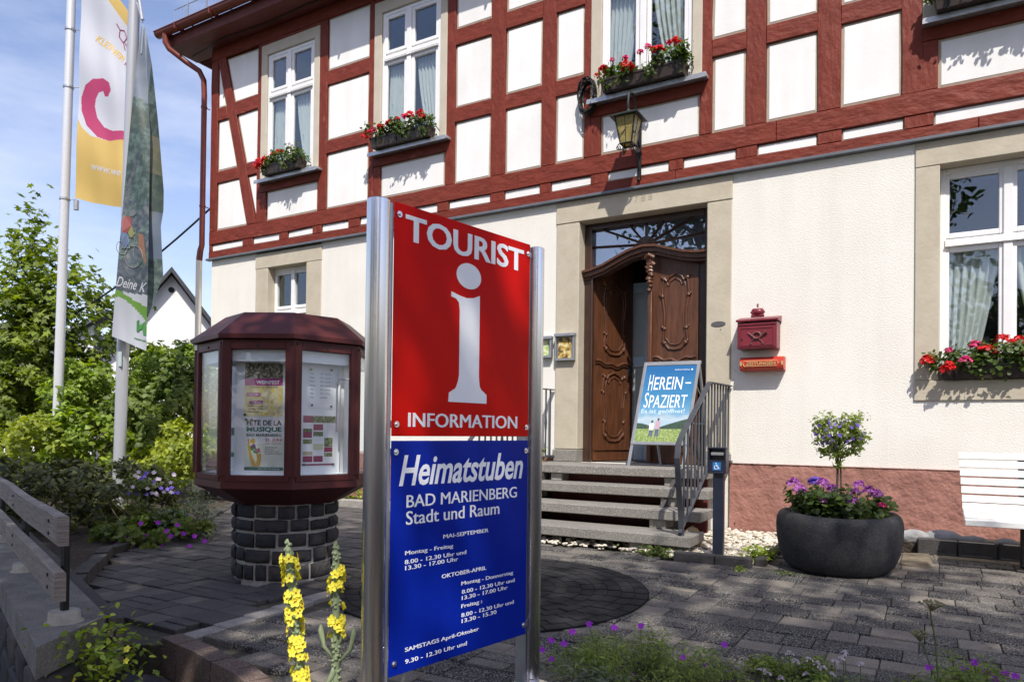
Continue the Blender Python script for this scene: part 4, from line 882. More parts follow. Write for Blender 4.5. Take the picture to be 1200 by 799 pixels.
for (a, b, c) in ((.155, -.085, (.65, .4, .05)), (.16, -.12, (.2, .05, .2)), (.175, -.15, (.05, .25, .1)), (.19, -.145, (.5, .15, .25)), (.145, -.13, (.1, .3, .12))):
    q = MB(); fr_poly(q, F2, [(a+.013*cos(i)*(1+.3*(i % 2)), b+.013*sin(i)*(1+.3*(i % 2))) for i in np.arange(0, 2*pi-.1, pi/6)], .0006, .0012); obj('flower_print', q, flat(c), t)
t, F2 = poster('notice', B2, (.165, .135, .345, .405), 'paper', 'white typed notice held by pins, upper sheet in the right case')
lt('Montag\nDienstag\nMittwoch\nDonnerstag\nFreitag\nSamstag\nSonntag', (.175, .20, .215, .37), F2, flat((.3, .33, .4)), t, lsp=1.6); lt('8.00 - 12.30 Uhr\n8.00 - 12.30 Uhr\n8.00 - 12.30 Uhr\n8.00 - 12.30 Uhr\n8.00 - 12.30 Uhr\n9.30 - 12.30 Uhr\ngeschlossen', (.25, .20, .325, .37), F2, flat((.3, .33, .4)), t, lsp=1.6)
t['category'] = 'notice'
t, F2 = poster('poster', B2, (.125, -.245, .372, .09), 'paper', 'programme poster of maroon and green photo squares, lower sheet in the right case')
mrn = (.28, .025, .10); gr = (.10, .16, .07)
G1 = noise_print('garden_print', [(.06, .10, .03), (.20, .22, .10), (.5, .45, .35)], 70)
patches(t, F2, [(.132, .04, .20, .085, mrn), (.20, .04, .366, .085, G1), (.132, -.06, .195, -.02, mrn), (.205, -.01, .275, .03, mrn), (.132, -.02, .195, .0, G1), (.205, -.05, .275, -.02, G1), (.285, -.12, .345, -.06, G1), (.285, -.155, .345, -.122, mrn), (.132, -.10, .195, -.07, G1), (.205, -.14, .275, -.1, (.6, .6, .4)), (.132, -.22, .20, -.18, mrn), (.207, -.22, .275, -.18, mrn), (.285, -.185, .345, -.16, G1), (.132, -.175, .20, -.15, (.5, .4, .3)), (.127, -.243, .36, -.232, mrn)])
for (fr, u, v) in ((B1, .10, .085), (B1, .33, .41), (B1, .11, .055), (B1, .11, -.262), (B1, .34, -.262), (B2, .18, .39), (B2, .33, .395), (B2, .19, .155), (B2, .33, .15), (B2, .14, -.235), (B2, .35, -.237)):
    O, U, Vd, Nn = [npa(q) for q in fr]; q = O+U*u+Vd*v; mb = MB(); mb.tube([tuple(q+Nn*.003), tuple(q+Nn*.010)], .008, 10); obj('pin', mb, flat(random.choice([(.04, .12, .08), (.5, .35, .1), (.1, .12, .14)])), K)
fr0 = kframe(0, .10); 
t, F2 = poster('leaflet', kframe(0, .12), (.30, -.27, .40, .40), 'board', 'tall pale side panel with small notices in the left case'); patches(t, F2, [(.31, -.2, .39, .1, 'paper'), (.33, -.05, .39, .0, (.05, .08, .10)), (.33, -.19, .39, -.16, (.02, .16, .14)), (.31, .2, .39, .35, 'paper')]); t['category'] = 'panel'

# ================================================================== STAIRS
ST = empty('entrance_stairs', (-2.7, -1, -.98), 'four open grey concrete steps leading up to the front door', 'stairs')
steps = [(-3.75, -1.74, -.76, -.02, -.335), (-3.75, -1.66, -1.03, -.64, -.498), (-3.75, -1.64, -1.345, -.95, -.661), (-3.75, -1.63, -1.68, -1.27, -.824)]
for (x0, x1, y0, y1, z) in steps: mb = MB(); mb.box(x0, y0, z-.085, x1, y1, z, .007); obj('step', mb, 'step', ST)
for (x0, x1, y0, y1, z1, z0) in ((-3.36, -3.24, -.72, -.45, -.422, -.498), (-2.16, -2.02, -.72, -.45, -.422, -.498), (-3.50, -3.38, -.98, -.76, -.585, -.661), (-2.10, -1.96, -1.0, -.76, -.585, -.661), (-2.10, -1.95, -1.30, -1.1, -.748, -.824), (-3.5, -3.38, -1.3, -1.1, -.748, -.824), (-2.16, -1.98, -1.62, -1.35, -.911, -1.0), (-3.55, -3.4, -1.62, -1.35, -.911, -1.0), (-3.5, -3.4, -.4, -.1, -.42, -1), (-1.98, -1.88, -.5, -.1, -.42, -1)):
    mb = MB(); mb.box(x0, y0, z0+.001, x1, y1, z1-.001, .004); obj('support_block', mb, 'blk', ST)
for xx in (-3.42, -2.02):
    mb = MB(); mb.prism([(-.62, -.50), (-.62, -.422), (-.74, -.422), (-.99, -.585), (-1.3, -.748), (-1.3, -.90), (-1.1, -1.0), (-.3, -1.0), (-.3, -.5)][::-1], xx-.05, xx-.01, ax='x'); obj('stringer', mb, 'kerbd', ST)
mb = MB(); mb.box(-3.74, -.55, -1.0, -1.80, -.50, -.425); obj('back_board', mb, 'timberd', ST)
# railings
def railing(nm, X0, label):
    t = empty(nm, (X0, -1.5, -.98), label, 'railing')
    hr = [(X0, -.02, .475), (X0, -.80, .462), (X0, -1.02, .33), (X0, -1.62, -.01), (X0, -1.72, -.09), (X0, -1.745, -.2), (X0, -1.70, -.42), (X0, -1.64, -.62), (X0, -1.615, -.80), (X0, -1.615, -.99)]
    mb = MB()
    for a, b in zip(hr[:-1], hr[1:]):
        a = npa(a); b = npa(b); d = (b-a)/np.linalg.norm(b-a); nn = np.cross(d, (1, 0, 0)); V = [tuple(p+npa((sx_, 0, 0))+nn*o) for p in (a-d*.003, b+d*.003) for sx_ in (-.022, .022) for o in (-.006, .006)]
        mb.add(V, [(0, 1, 3, 2), (4, 6, 7, 5), (0, 4, 5, 1), (2, 3, 7, 6), (0, 2, 6, 4), (1, 5, 7, 3)])
    obj('handrail', mb, 'iron', t)
    lo = [(X0, -.02, -.28), (X0, -.78, -.28), (X0, -1.66, -.80)]; mb = MB()
    for a, b in zip(lo[:-1], lo[1:]):
        a = npa(a); b = npa(b); d = (b-a)/np.linalg.norm(b-a); nn = np.cross(d, (1, 0, 0)); V = [tuple(p+npa((sx_, 0, 0))+nn*o) for p in (a, b) for sx_ in (-.014, .014) for o in (-.007, .007)]
        mb.add(V, [(0, 1, 3, 2), (4, 6, 7, 5), (0, 4, 5, 1), (2, 3, 7, 6), (0, 2, 6, 4), (1, 5, 7, 3)])
    mb.box(X0-.05, -.10, -.29, X0+.03, -.02, -.265, .002)
    obj('lower_rail', mb, 'iron', t)
    zt = lambda y: np.interp(-y, [.02, .80, 1.02, 1.62, 1.72], [.475, .462, .33, -.01, -.09]); zb = lambda y: np.interp(-y, [.02, .78, 1.66], [-.28, -.28, -.80])
    k = 0
    for y in np.arange(-.09, -1.62, -.105):
        mb = MB(); mb.box(X0-.007, y-.007, zb(y), X0+.007, y+.007, zt(y)); b = obj('baluster', mb, 'iron', t)
        if k % 3 == 1:
            zc = (zb(y)+zt(y))/2; mb = MB()
            for s_ in (-1, 1):
                mb.tube([(X0, y+s_*(.008+.014*sin(q/8*pi)), zc-.10+.2*q/8) for q in range(9)], .0045, 6)
                mb.tube([(X0, y+s_*.012+s_*.015*cos(q), zc+.03*sin(q)) for q in np.linspace(0, 2*pi, 10)], .004, 5)
            obj('scroll', mb, 'iron', b)
        k += 1
    return t
railing('stair_railing', -1.72, 'grey iron stair railing on the right of the steps beside the card post')
railing('stair_railing', -3.70, 'grey iron stair railing left of the door under the leaflet boxes')
# post with wheelchair sign
t = empty('bell_post', (-1.41, -1.67, -.97), 'slim dark post with a small box and wheelchair sign beside the stairs', 'post')
mb = MB(); mb.box(-1.45, -1.70, -1.0, -1.37, -1.64, -.30, .006); obj('post', mb, 'navy', t)
mb = MB(); mb.box(-1.485, -1.725, -.31, -1.345, -1.635, -.295, .004); mb.box(-1.485, -1.725, -.295, -1.475, -1.635, -.118); mb.box(-1.355, -1.725, -.295, -1.345, -1.635, -.118); mb.box(-1.475, -1.66, -.295, -1.355, -1.635, -.118); mb.box(-1.488, -1.728, -.118, -1.342, -1.632, -.106, .004); mb.box(-1.475, -1.722, -.295, -1.355, -1.67, -.205); bx = obj('head_box', mb, 'navy', t)
mb = MB(); mb.box(-1.465, -1.715, -.170, -1.365, -1.665, -.145, .004); obj('intercom', mb, 'alu', bx)
mb = MB(); mb.box(-1.446, -1.7245, -.283, -1.384, -1.722, -.221); sgn = obj('blue_sign', mb, flat((.02, .16, .42), .4), bx)
mb = MB(); fp = ((-1.415, -1.7250, -.252), (1, 0, 0), (0, 0, 1), (0, -1, 0))
O, U, Vd, Nn = [npa(q) for q in fp]; PP = lambda a, b: tuple(O+U*a+Vd*b+Nn*.0)
mb.tube([PP(-.004+.015*cos(a), -.008+.015*sin(a)) for a in np.linspace(radians(110), radians(400), 14)], .0022, 5); mb.tube([PP(-.004, .014), PP(-.003, -.002), PP(.010, -.003), PP(.016, -.018), PP(.022, -.016)], .0026, 5); mb.ico(PP(-.005, .022), .0045, 0, 1, (1, .3, 1)); mb.tube([PP(-.004, .008), PP(.009, .007)], .002, 5)
obj('wheelchair_symbol', mb, 'letter', bx, kind='stuff')
# A-board
t = empty('pavement_board', (-2.28, -.3, -.335), 'silver framed folding poster stand on the landing before the door', 'poster stand')
aO = npa((-2.585, -.50, -.12)); aT = npa((-2.530, -.27, .71)); aV = (aT-aO); aH = np.linalg.norm(aV); aV = aV/aH; aU = npa((.57, .035, 0)); aW = np.linalg.norm(aU); aU /= aW; aN = np.cross(aU, aV); aN /= np.linalg.norm(aN)
if aN[1] > 0: aN = -aN
FA = (aO, aU, aV, aN)
mb = MB(); w_ = aW
for q in ((-.0, .032, -.0, aH), (w_-.032, w_, -.0, aH), (.032, w_-.032, 0, .034), (.032, w_-.032, aH-.032, aH)): fbox(mb, FA, q[0], q[1], q[2], q[3], -.012, .008, .005)
fbox(mb, FA, 0, .03, -.235, 0, -.022, .0, .003); fbox(mb, FA, w_-.03, w_, -.235, 0, -.022, .0, .003)
obj('front_frame', mb, 'alu', t)
mb = MB(); top = aO+aV*aH
for u in (.01, w_-.03):
    a = top+aU*(u+.01)-aN*.02; b = npa((a[0]+.02, .16, -.335)); mb.tube([tuple(a), tuple(b)], .015, 8)
mb.tube([tuple(top-aN*.02), tuple(top+aU*w_-aN*.02)], .02, 10); q1 = top+aU*.02; mb.tube([(q1[0], .04, .1), (q1[0]+.54, .06, .1)], .01, 6); mb.tube([tuple(aO+aU*(w_-.01)+aV*.62-aN*.02), (-2.01+.02, -.03, .33)], .005, 6)
obj('rear_frame', mb, 'alu', t)
mb = MB(); fbox(mb, FA, .03, w_-.03, .03, aH-.03, -.006, .001)
sk = bpy.data.materials.new('sky_print'); sk.use_nodes = True; N = sk.node_tree.nodes; Kk = sk.node_tree.links.new; b_ = N['Principled BSDF']; b_.inputs['Roughness'].default_value = .25
g_ = N.new('ShaderNodeNewGeometry'); sx_ = N.new('ShaderNodeSeparateXYZ'); Kk(g_.outputs['Position'], sx_.inputs[0]); mr_ = N.new('ShaderNodeMapRange'); mr_.inputs['From Min'].default_value = -.10; mr_.inputs['From Max'].default_value = .70; Kk(sx_.outputs['Z'], mr_.inputs[0])
nz_ = N.new('ShaderNodeTexNoise'); nz_.inputs['Scale'].default_value = 9; nz_.inputs['Detail'].default_value = 6; mp_ = N.new('ShaderNodeMapping'); mp_.inputs['Scale'].default_value = (1, 1, 2.2); Kk(g_.outputs['Position'], mp_.inputs[0]); Kk(mp_.outputs[0], nz_.inputs[0])
ad_ = N.new('ShaderNodeMath'); ad_.operation = 'MULTIPLY_ADD'; ad_.inputs[1].default_value = .16; Kk(nz_.outputs[0], ad_.inputs[0]); Kk(mr_.outputs[0], ad_.inputs[2]); r_2 = N.new('ShaderNodeValToRGB'); Kk(ad_.outputs[0], r_2.inputs[0])
ramp(r_2, [(.27, (.32, .46, .56)), (.38, (.42, .52, .58)), (.46, (.15, .33, .50)), (.62, (.06, .23, .42)), (1, (.025, .13, .32))]); Kk(r_2.outputs[0], b_.inputs['Base Color'])
X['skyprint'] = sk; ps = obj('poster_sheet', mb, 'skyprint', t)
FA2 = (aO+aN*.0012, aU, aV, aN)
mw = noise_print('meadow_print', [(.14, .22, .05), (.26, .34, .10), (.42, .45, .25)], 55); fw = noise_print('forest_print', [(.015, .04, .03), (.03, .07, .04), (.05, .10, .05)], 60)
mb = MB(); fr_poly(mb, FA2, [(.03, .16), (.03, .225), (.08, .222), (.14, .205), (.2, .18), (.2, .16)], 0, .0004); fr_poly(mb, FA2, [(.2, .16), (.27, .185), (.35, .215), (.43, .24), (.5, .262), (w_-.03, .27), (w_-.03, .16)], 0, .0004); obj('forest_print', mb, fw, ps, kind='stuff')
mb = MB(); fr_rect(mb, FA2, .03, .032, w_-.03, .165, 0, .0007); obj('meadow_print', mb, mw, ps)
lt2 = lambda s_, b, par=ps, **k: lettering(s_, b, (npa(FA2[0]), FA2[1], FA2[2], FA2[3]), 'letter', par, th=.0006, kind='stuff', **k)
lt2('H', (.085, .565, .125, .735), bold=0); lt2('EREIN', (.142, .575, .425, .708), bold=0); lt2('-', (.455, .635, .510, .648)); lt2('S', (.068, .385, .106, .545), bold=0); lt2('PAZIERT', (.12, .385, .495, .518), bold=0)
X['softl'] = mat('soft_white_print', (.55, .68, .78), rough=.4)
lettering('Es ist geöffnet!', (.055, .315, .49, .372), FA2, 'softl', ps, th=.0006, kind='stuff', bold=.012); lt2('badmarienberg', (.33, .775, .475, .792))
mb = MB(); fr_poly(mb, FA2, [(.50+.009*cos(a), .784+.009*sin(a)) for a in np.arange(0, 2*pi-.1, pi/6)], 0, .0006); obj('dot_print', mb, 'letter', ps)
for (u, h, c1, c2) in ((.185, .15, (.72, .70, .66), (.08, .1, .16)), (.245, .175, (.45, .30, .36), (.07, .09, .18))):     # two printed walkers
    mb = MB(); fr_poly(mb, FA2, [(u-.022, .10+h*.35), (u+.022, .10+h*.35), (u+.024, .10+h*.78), (u, .10+h*.86), (u-.024, .10+h*.78)], .0008, .0012); obj('walker_print', mb, flat(c1), ps)
    mb = MB(); fr_poly(mb, FA2, [(u-.018, .085), (u-.004, .085), (u, .13), (u+.006, .085), (u+.02, .085), (u+.018, .10+h*.36), (u-.018, .10+h*.36)], .0008, .0011); obj('walker_print', mb, flat(c2), ps)
    mb = MB(); fr_poly(mb, FA2, [(u+.011*cos(a), .10+h*.93+.016*sin(a)) for a in np.arange(0, 2*pi-.1, pi/5)], .0008, .0013); obj('walker_print', mb, flat((.10, .05, .03)), ps)

# ================================================================== WALL ITEMS
t = empty('mailbox', (-1.437, -.1, .82), 'wine red metal letter box with crown and post horn, right of the door', 'mailbox')
mb = MB(); mb.box(-1.617, -.19, .822, -1.252, -.003, 1.075, .004); mb.box(-1.60, -.1945, .835, -1.27, -.188, 1.03, .002); bd = obj('body', mb, 'postbox', t)
mb = MB(); V = [(-1.63, -.205, 1.10), (-1.24, -.205, 1.10), (-1.24, 0-.002, 1.15), (-1.63, -.002, 1.15), (-1.63, -.205, 1.085), (-1.24, -.205, 1.085), (-1.24, -.002, 1.085), (-1.63, -.002, 1.085)]
mb.add(V, [(0, 1, 2, 3), (7, 6, 5, 4), (0, 4, 5, 1), (1, 5, 6, 2), (3, 7, 4, 0), (2, 6, 7, 3)]); mb.box(-1.61, -.198, 1.045, -1.26, -.185, 1.055, .003); obj('lid', mb, 'postbox', t)
mb = MB(); fmf = lambda x, z: (x, -.197, z)
q = [(-1.585, .85), (-1.285, .85), (-1.285, 1.015), (-1.585, 1.015)]; mb.tube([fmf(*p) for p in q+[q[0]]], .003, 6); obj('border_moulding', mb, 'postbox', bd)
mb = MB(); mb.tube([(-1.433+.036*cos(a), -.205, .945+.03*sin(a)) for a in np.linspace(0, 2*pi, 20)], .008, 8); mb.tube([(-1.46, -.205, .925), (-1.50, -.205, .965), (-1.515, -.205, .972)], [.007, .004, .006], 8); mb.tube([(-1.40, -.205, .925), (-1.365, -.205, .962), (-1.345, -.205, .975)], [.006, .012, .02], 8)
mb.tube([(-1.45, -.205, .918), (-1.49, -.2, .885), (-1.485, -.2, .87)], .004, 6); mb.tube([(-1.42, -.205, .918), (-1.385, -.2, .885), (-1.38, -.2, .87)], .004, 6); mb.ico((-1.487, -.2, .868), .009, .1); mb.ico((-1.378, -.2, .868), .009, .1); obj('post_horn', mb, mat('dark_wine_horn', (.16, .05, .045), rough=.5), bd, smooth=True)
mb = MB(); mb.tube([(-1.573, -.190, .91), (-1.573, -.2, .91)], .008, 10); obj('lock', mb, 'black', bd)
mb = MB(); cz = 1.135; V = []
for s_ in (-1, 0, 1): mb.tube([(-1.44+s_*.03, -.13, cz+.015), (-1.44+s_*.055, -.13, cz+.042), (-1.44+s_*.04, -.13, cz+.068), (-1.44, -.13, cz+.072)], [.012, .016, .014, .008], 8)
mb.tube([(-1.50, -.13, cz+.008), (-1.38, -.13, cz+.008)], .013, 8); mb.ico((-1.44, -.13, cz+.098), .010, .05); mb.box(-1.444, -.133, cz+.10, -1.436, -.127, cz+.125); mb.box(-1.452, -.133, cz+.110, -1.428, -.127, cz+.116)
mb.ico((-1.44, -.13, cz+.045), .04, .05, 1, (1.3, .7, .9)); obj('crown', mb, 'postbox', t, smooth=True)
t = empty('newspaper_box', (-1.41, -.1, .61), 'bright red newspaper tube with gold lettering under the letter box', 'newspaper box')
mb = MB()
prof = [(0-.003, .615), (-.10, .615), (-.13, .640), (-.135, .68), (-.12, .73), (-.10, .745), (-.003, .745)]; mb.prism([(y, z) for y, z in prof], -1.605, -1.20, ax='x'); obj('tube', mb, 'newsbox', t)
mb = MB(); mb.tube([(x, -.1375, z) for x, z in ((-1.56, .655), (-1.26, .655), (-1.245, .68), (-1.26, .706), (-1.56, .706), (-1.575, .68), (-1.56, .655))], .003, 6); mb.box(-1.603, -.138, .66, -1.585, -.13, .70); mb.box(-1.22, -.138, .66, -1.203, -.13, .70); obj('gold_border', mb, 'gold', t, kind='stuff')
lettering('ZEITUNGEN', (-1.545, .664, -1.272, .697), ((0, -.1355, 0), (1, 0, 0), (0, 0, 1), (0, -1, 0)), 'gold', t, bold=.02, th=.003, kind='stuff')
mb = MB(); mb.prism([(-1.845+.072*cos(a), 1.105+.026*sin(a)) for a in np.linspace(0, 2*pi, 24)[:-1]], -.020, -.0145, ax='y'); mb.ico((-1.822, -.018, 1.05), .005, 0); tag(obj('oval_plate', mb, flat((.09, .09, .095), .5)), 'small dark oval plate on the stone door jamb', 'plate')
for (x0, x1, z0, z1, lab, m) in ((-3.665, -3.425, .80, 1.07, 'small grey leaflet case with an autumn picture, beside the door', noise_print('autumn_print', [(.10, .06, .03), (.55, .38, .08), (.75, .70, .5)], 22)), (-4.0, -3.71, .84, 1.05, 'small grey leaflet case with a green and yellow sheet, half behind the sign post', noise_print('green_print', [(.35, .5, .15), (.7, .72, .4), (.75, .77, .7)], 22))):
    t = empty('leaflet_case', ((x0+x1)/2, -.05, z0), lab, 'display case'); mb = MB(); y = -.016
    mb.box(x0, y-.05, z0, x1, y-.001, z0+.02, .003); mb.box(x0, y-.05, z0+.02, x0+.016, y-.001, z1); mb.box(x1-.016, y-.05, z0+.02, x1, y-.001, z1); mb.box(x0-.006, y-.065, z1, x1+.006, y-.001, z1+.035, .004); mb.box(x0+.016, y-.012, z0+.02, x1-.016, y-.001, z1)
    obj('case', mb, 'alu', t); mb = MB(); mb.box(x0+.03, y-.02, z0+.03, x1-.05, y-.0125, z1-.01); obj('sheet', mb, m, t)
# lantern
t = empty('wall_lantern', (-2.69, -.2, 2.7), 'black wrought iron lantern with amber glass on a wall bracket above the door', 'lantern')
lx, ly = -2.70, -.35
g = MB(); V = []
def sq4(r, z): return [(lx-r, ly-r, z), (lx+r, ly-r, z), (lx+r, ly+r, z), (lx-r, ly+r, z)]
V = sq4(.107, 3.235)+sq4(.060, 2.965); g.add(V, [(0, 4, 5, 1), (1, 5, 6, 2), (2, 6, 7, 3), (3, 7, 4, 0)]); 
for i in range(4):
    m2 = MB(); m2.add([V[i], V[(i+1) % 4], V[4+(i+1) % 4], V[4+i]], [(0, 3, 2, 1)]); gp = obj('amber_pane', m2, 'amber', t)
mb = MB()
for i in range(4): mb.tube([V[i], V[4+i]], .009, 6); mb.tube([V[i], V[(i+1) % 4]], .008, 6); mb.tube([V[4+i], V[4+(i+1) % 4]], .009, 6)
for i in range(4):      # mid bars
    a = (npa(V[i])+npa(V[(i+1) % 4]))/2; b = (npa(V[4+i])+npa(V[4+(i+1) % 4]))/2; mb.tube([a, b], .004, 5)
    o_ = (a+b)/2; mb.tube([tuple(o_+(npa(V[(i+1) % 4])-npa(V[i]))*.45*cos(q)*.8+npa((0, 0, .05*sin(2*q)))) for q in np.linspace(0, pi, 9)], .004, 5)
    c = npa(V[4+i]); d = npa((c[0]-lx, c[1]-ly, 0)); d /= np.linalg.norm(d); mb.tube([tuple(c+d*(.0+.03*sin(q))+npa((0, 0, -.03+.03*cos(q)))) for q in np.linspace(0, 5, 10)], .006, 5); mb.tube([tuple(c+d*(.02+.022*sin(q))+npa((0, 0, -.045+.022*cos(q)))) for q in np.linspace(1, 6, 10)], .005, 5)
obj('cage', mb, 'black', t, smooth=True)
mb = MB(); Vr = sq4(.15, 3.23)+sq4(.15, 3.24)+sq4(.045, 3.30); mb.add(Vr, [(3, 2, 1, 0)]+[(i, (i+1) % 4, 4+(i+1) % 4, 4+i) for i in range(4)]+[(4+i, 4+(i+1) % 4, 8+(i+1) % 4, 8+i) for i in range(4)]+[(8, 9, 10, 11)]); mb.ico((lx, ly, 3.315), .022, 0); obj('hood', mb, mat('tarnished_hood', (.04, .048, .042), (.02, .025, .022), rough=.5, metal=.4), t)
mb = MB(); mb.box(-2.712, -.048, 2.70, -2.668, -.034, 3.30, .003); mb.tube([(-2.69, -.045, 3.05), (-2.69, -.14, 3.14), (-2.69, -.17, 3.28), (-2.69, -.19, 3.46), (-2.695, -.26, 3.53), (-2.70, -.34, 3.50), (-2.70, -.36, 3.40), (-2.70, -.35, 3.31)], [.012, .012, .012, .012, .013, .014, .016, .012], 8)
mb.tube([(-2.69, -.05, 2.80), (-2.69, -.10, 2.86), (-2.69, -.14, 2.98), (-2.69, -.12, 3.08)], .008, 6); mb.tube([(-2.69, -.09+.03*cos(q), 2.94+.03*sin(q)) for q in np.linspace(0, 5.5, 12)], .006, 6); mb.tube([(-2.69, -.08+.022*cos(q), 3.17+.022*sin(q)) for q in np.linspace(0, 5.5, 12)], .005, 6); mb.ico((-2.69, -.06, 2.69), .02, .1)
obj('bracket', mb, 'black', t, smooth=True)
# cable coil
t = MB()
for i in range(15):
    rx = .095+random.uniform(-.014, .014); rz = .185+random.uniform(-.025, .02); ph = random.uniform(-.15, .15); cx = -3.29+random.uniform(-.012, .012)
    t.tube([(cx+rx*cos(a+ph), -.10+.03*sin(a*2+i)+i*.006-.02, 3.715+rz*sin(a)-.01*i % .02) for a in np.linspace(0, 2*pi, 26)], .0065, 5)
t.tube([(-3.29, -.03, 3.77), (-3.29, -.12, 3.77)], .008, 6)
tag(obj('cable_coil', t, 'black', smooth='all'), 'coil of black cable hanging on a red post left of the lantern', 'cable')
# ================================================================== WINDOW BOXES
def window_box(x0, x1, z, y0, labels, wall_y=-.03, heads=None, pcol='trough', over=0, full=34):
    tb = empty('window_box', ((x0+x1)/2, y0+.08, z), labels[0], 'flower box', 'geranium boxes under the windows')
    mb = MB(); b = .012; zt = z+.125
    V = [(x0+.02, y0+.02, z), (x1-.02, y0+.02, z), (x1-.02, y0+.155, z), (x0+.02, y0+.155, z), (x0, y0, zt), (x1, y0, zt), (x1, y0+.17, zt), (x0, y0+.17, zt), (x0+b, y0+b, zt), (x1-b, y0+b, zt), (x1-b, y0+.17-b, zt), (x0+b, y0+.17-b, zt), (x0+.03, y0+.03, zt-.03), (x1-.03, y0+.03, zt-.03), (x1-.03, y0+.14, zt-.03), (x0+.03, y0+.14, zt-.03)]
    mb.add(V, [(3, 2, 1, 0), (0, 1, 5, 4), (1, 2, 6, 5), (2, 3, 7, 6), (3, 0, 4, 7), (4, 5, 9, 8), (5, 6, 10, 9), (6, 7, 11, 10), (7, 4, 8, 11), (8, 9, 13, 12), (9, 10, 14, 13), (10, 11, 15, 14), (11, 8, 12, 15), (12, 13, 14, 15)])
    mb.box(x0-.003, y0-.004, zt-.018, x1+.003, y0, zt+.002); mb.box((x0+x1)/2-.05, y0+.005, z+.02, (x0+x1)/2-.03, y0+.012, zt-.02)
    obj('trough', mb, pcol, tb)
    for xx in (x0+.1, x1-.1): mb = MB(); mb.tube([(xx, y0+.16, zt+.01), (xx, y0-.008, zt+.008), (xx, y0+.012, z-.01), (xx, y0+.16, z-.012)], .006, 6); obj('bracket', mb, 'black', tb)
    mb = MB(); mb.tube([(x1+.03, wall_y, zt-.02), (x1+.05, y0+.1, zt), (x1+.045, y0+.04, zt-.05), (x1+.02, y0+.07, zt-.08)], .006, 6); obj('hook', mb, 'black', tb)
    tp = empty('geranium', ((x0+x1)/2, y0+.08, zt-.02), labels[1], 'flowers', 'geraniums in the window boxes')
    P = []; Ln = x1-x0; C = []
    for i in range(int(Ln*full)):
        c = npa((x0+Ln*random.uniform(-.02-over, 1.01), y0+.07+random.uniform(-.11, .10), zt+random.uniform(-.01, .13))); C.append(c); P.append(c+RNG.normal(size=(34, 3))*.034)
    for i in range(int(Ln*5)): c = npa((x0+Ln*random.random(), y0-.02, zt-.06)); P.append(c+RNG.normal(size=(18, 3))*npa((.03, .025, .035)))
    P = np.vstack(P); V, F = scatter(P, .036, 'round', up=.5, outc=((x0+x1)/2, y0+.2, zt-.1)); npmesh('foliage', V, F, 'ger', tp)
    st_ = MB()
    for (u, h, dy, r, c) in heads:
        q = npa((x0+Ln*u, y0+.07+dy, zt+h)); b0 = npa((x0+Ln*min(.98, max(.02, u)), y0+.09, zt)); st_.tube([b0, (b0+q)/2+npa((.01, -.01, .01)), q], .003, 5); flowerhead(q, r, c, 34, tp)
    obj('stems', st_, 'stem', tp, kind='stuff')
def rheads(n, cols, seed):
    random.seed(seed); out = []
    for i in range(n): out.append(((i+.3+random.random()*.5)/n, random.uniform(.06, .22), random.uniform(-.12, .0), random.uniform(.028, .042), random.choice(cols)))
    return out
R_, Pk = 'fred', 'fpink'
window_box(-8.36, -7.60, 3.645, -.245, ('brown window box of mostly leaves on the sill nearest the downpipe', 'leafy geranium with few red heads, window nearest the downpipe'), heads=[(-.05, .03, -.10, .045, Pk), (0, -.02, -.12, .05, R_), (.04, .06, -.12, .05, R_), (.1, .0, -.14, .045, R_), (.16, .08, -.1, .04, R_), (.30, .13, -.06, .035, R_), (.42, .16, -.03, .05, R_), (.50, .15, -.03, .04, R_), (.62, .27, .03, .02, 'fwht')])
window_box(-6.30, -5.36, 3.645, -.245, ('brown window box with many red heads above the sign', 'red geranium row in the window above the sign'), heads=[(-.06, .02, -.1, .045, R_), (.02, .06, -.1, .045, R_), (.1, .08, -.1, .04, Pk), (.22, .10, -.1, .045, R_), (.30, .15, -.03, .035, Pk), (.38, .11, -.1, .05, R_), (.48, .16, -.06, .04, R_), (.58, .18, -.04, .04, Pk), (.72, .14, -.1, .065, R_), (.86, .17, -.05, .045, R_), (.94, .08, -.1, .05, R_)])
window_box(-3.07, -2.15, 3.645, -.245, ('brown window box above the lantern', 'red geranium row in the window above the lantern'), heads=[(-.04, .06, -.06, .035, R_), (.05, .10, -.08, .05, R_), (.13, .2, -.02, .03, Pk), (.28, .2, 0, .035, Pk), (.36, .04, -.13, .062, R_), (.46, .22, 0, .035, Pk), (.55, .26, .0, .035, Pk), (.62, .2, -.03, .035, R_), (.72, .14, -.1, .055, R_), (.88, .22, -.04, .05, R_), (.93, .17, -.08, .045, R_), (.80, .24, 0, .03, Pk)])
window_box(.02, 1.02, 3.645, -.245, ('brown window box at the right edge of the upper storey', 'geranium in the uppermost right window box'), heads=rheads(8, [R_, Pk], 5))
window_box(.085, 1.07, .492, -.085, ('dark window box on the ground floor window above the bench', 'red and pink geranium above the white bench'), wall_y=.1, over=.07, full=60, heads=[(-.10, .04, -.10, .06, R_), (.05, -.04, -.14, .055, R_), (.06, .12, -.05, .035, Pk), (.06, -.005, -.16, .035, R_), (.18, .03, -.13, .045, Pk), (.25, .17, .0, .045, Pk), (.33, .12, -.05, .055, R_), (.38, .10, -.03, .045, R_), (.45, .21, -.02, .045, R_), (.52, .16, -.03, .055, R_), (.57, .19, .0, .05, R_), (.62, .08, -.12, .05, Pk), (.70, .14, -.06, .05, R_), (.8, .16, -.03, .05, R_), (.9, .08, -.1, .05, Pk)])
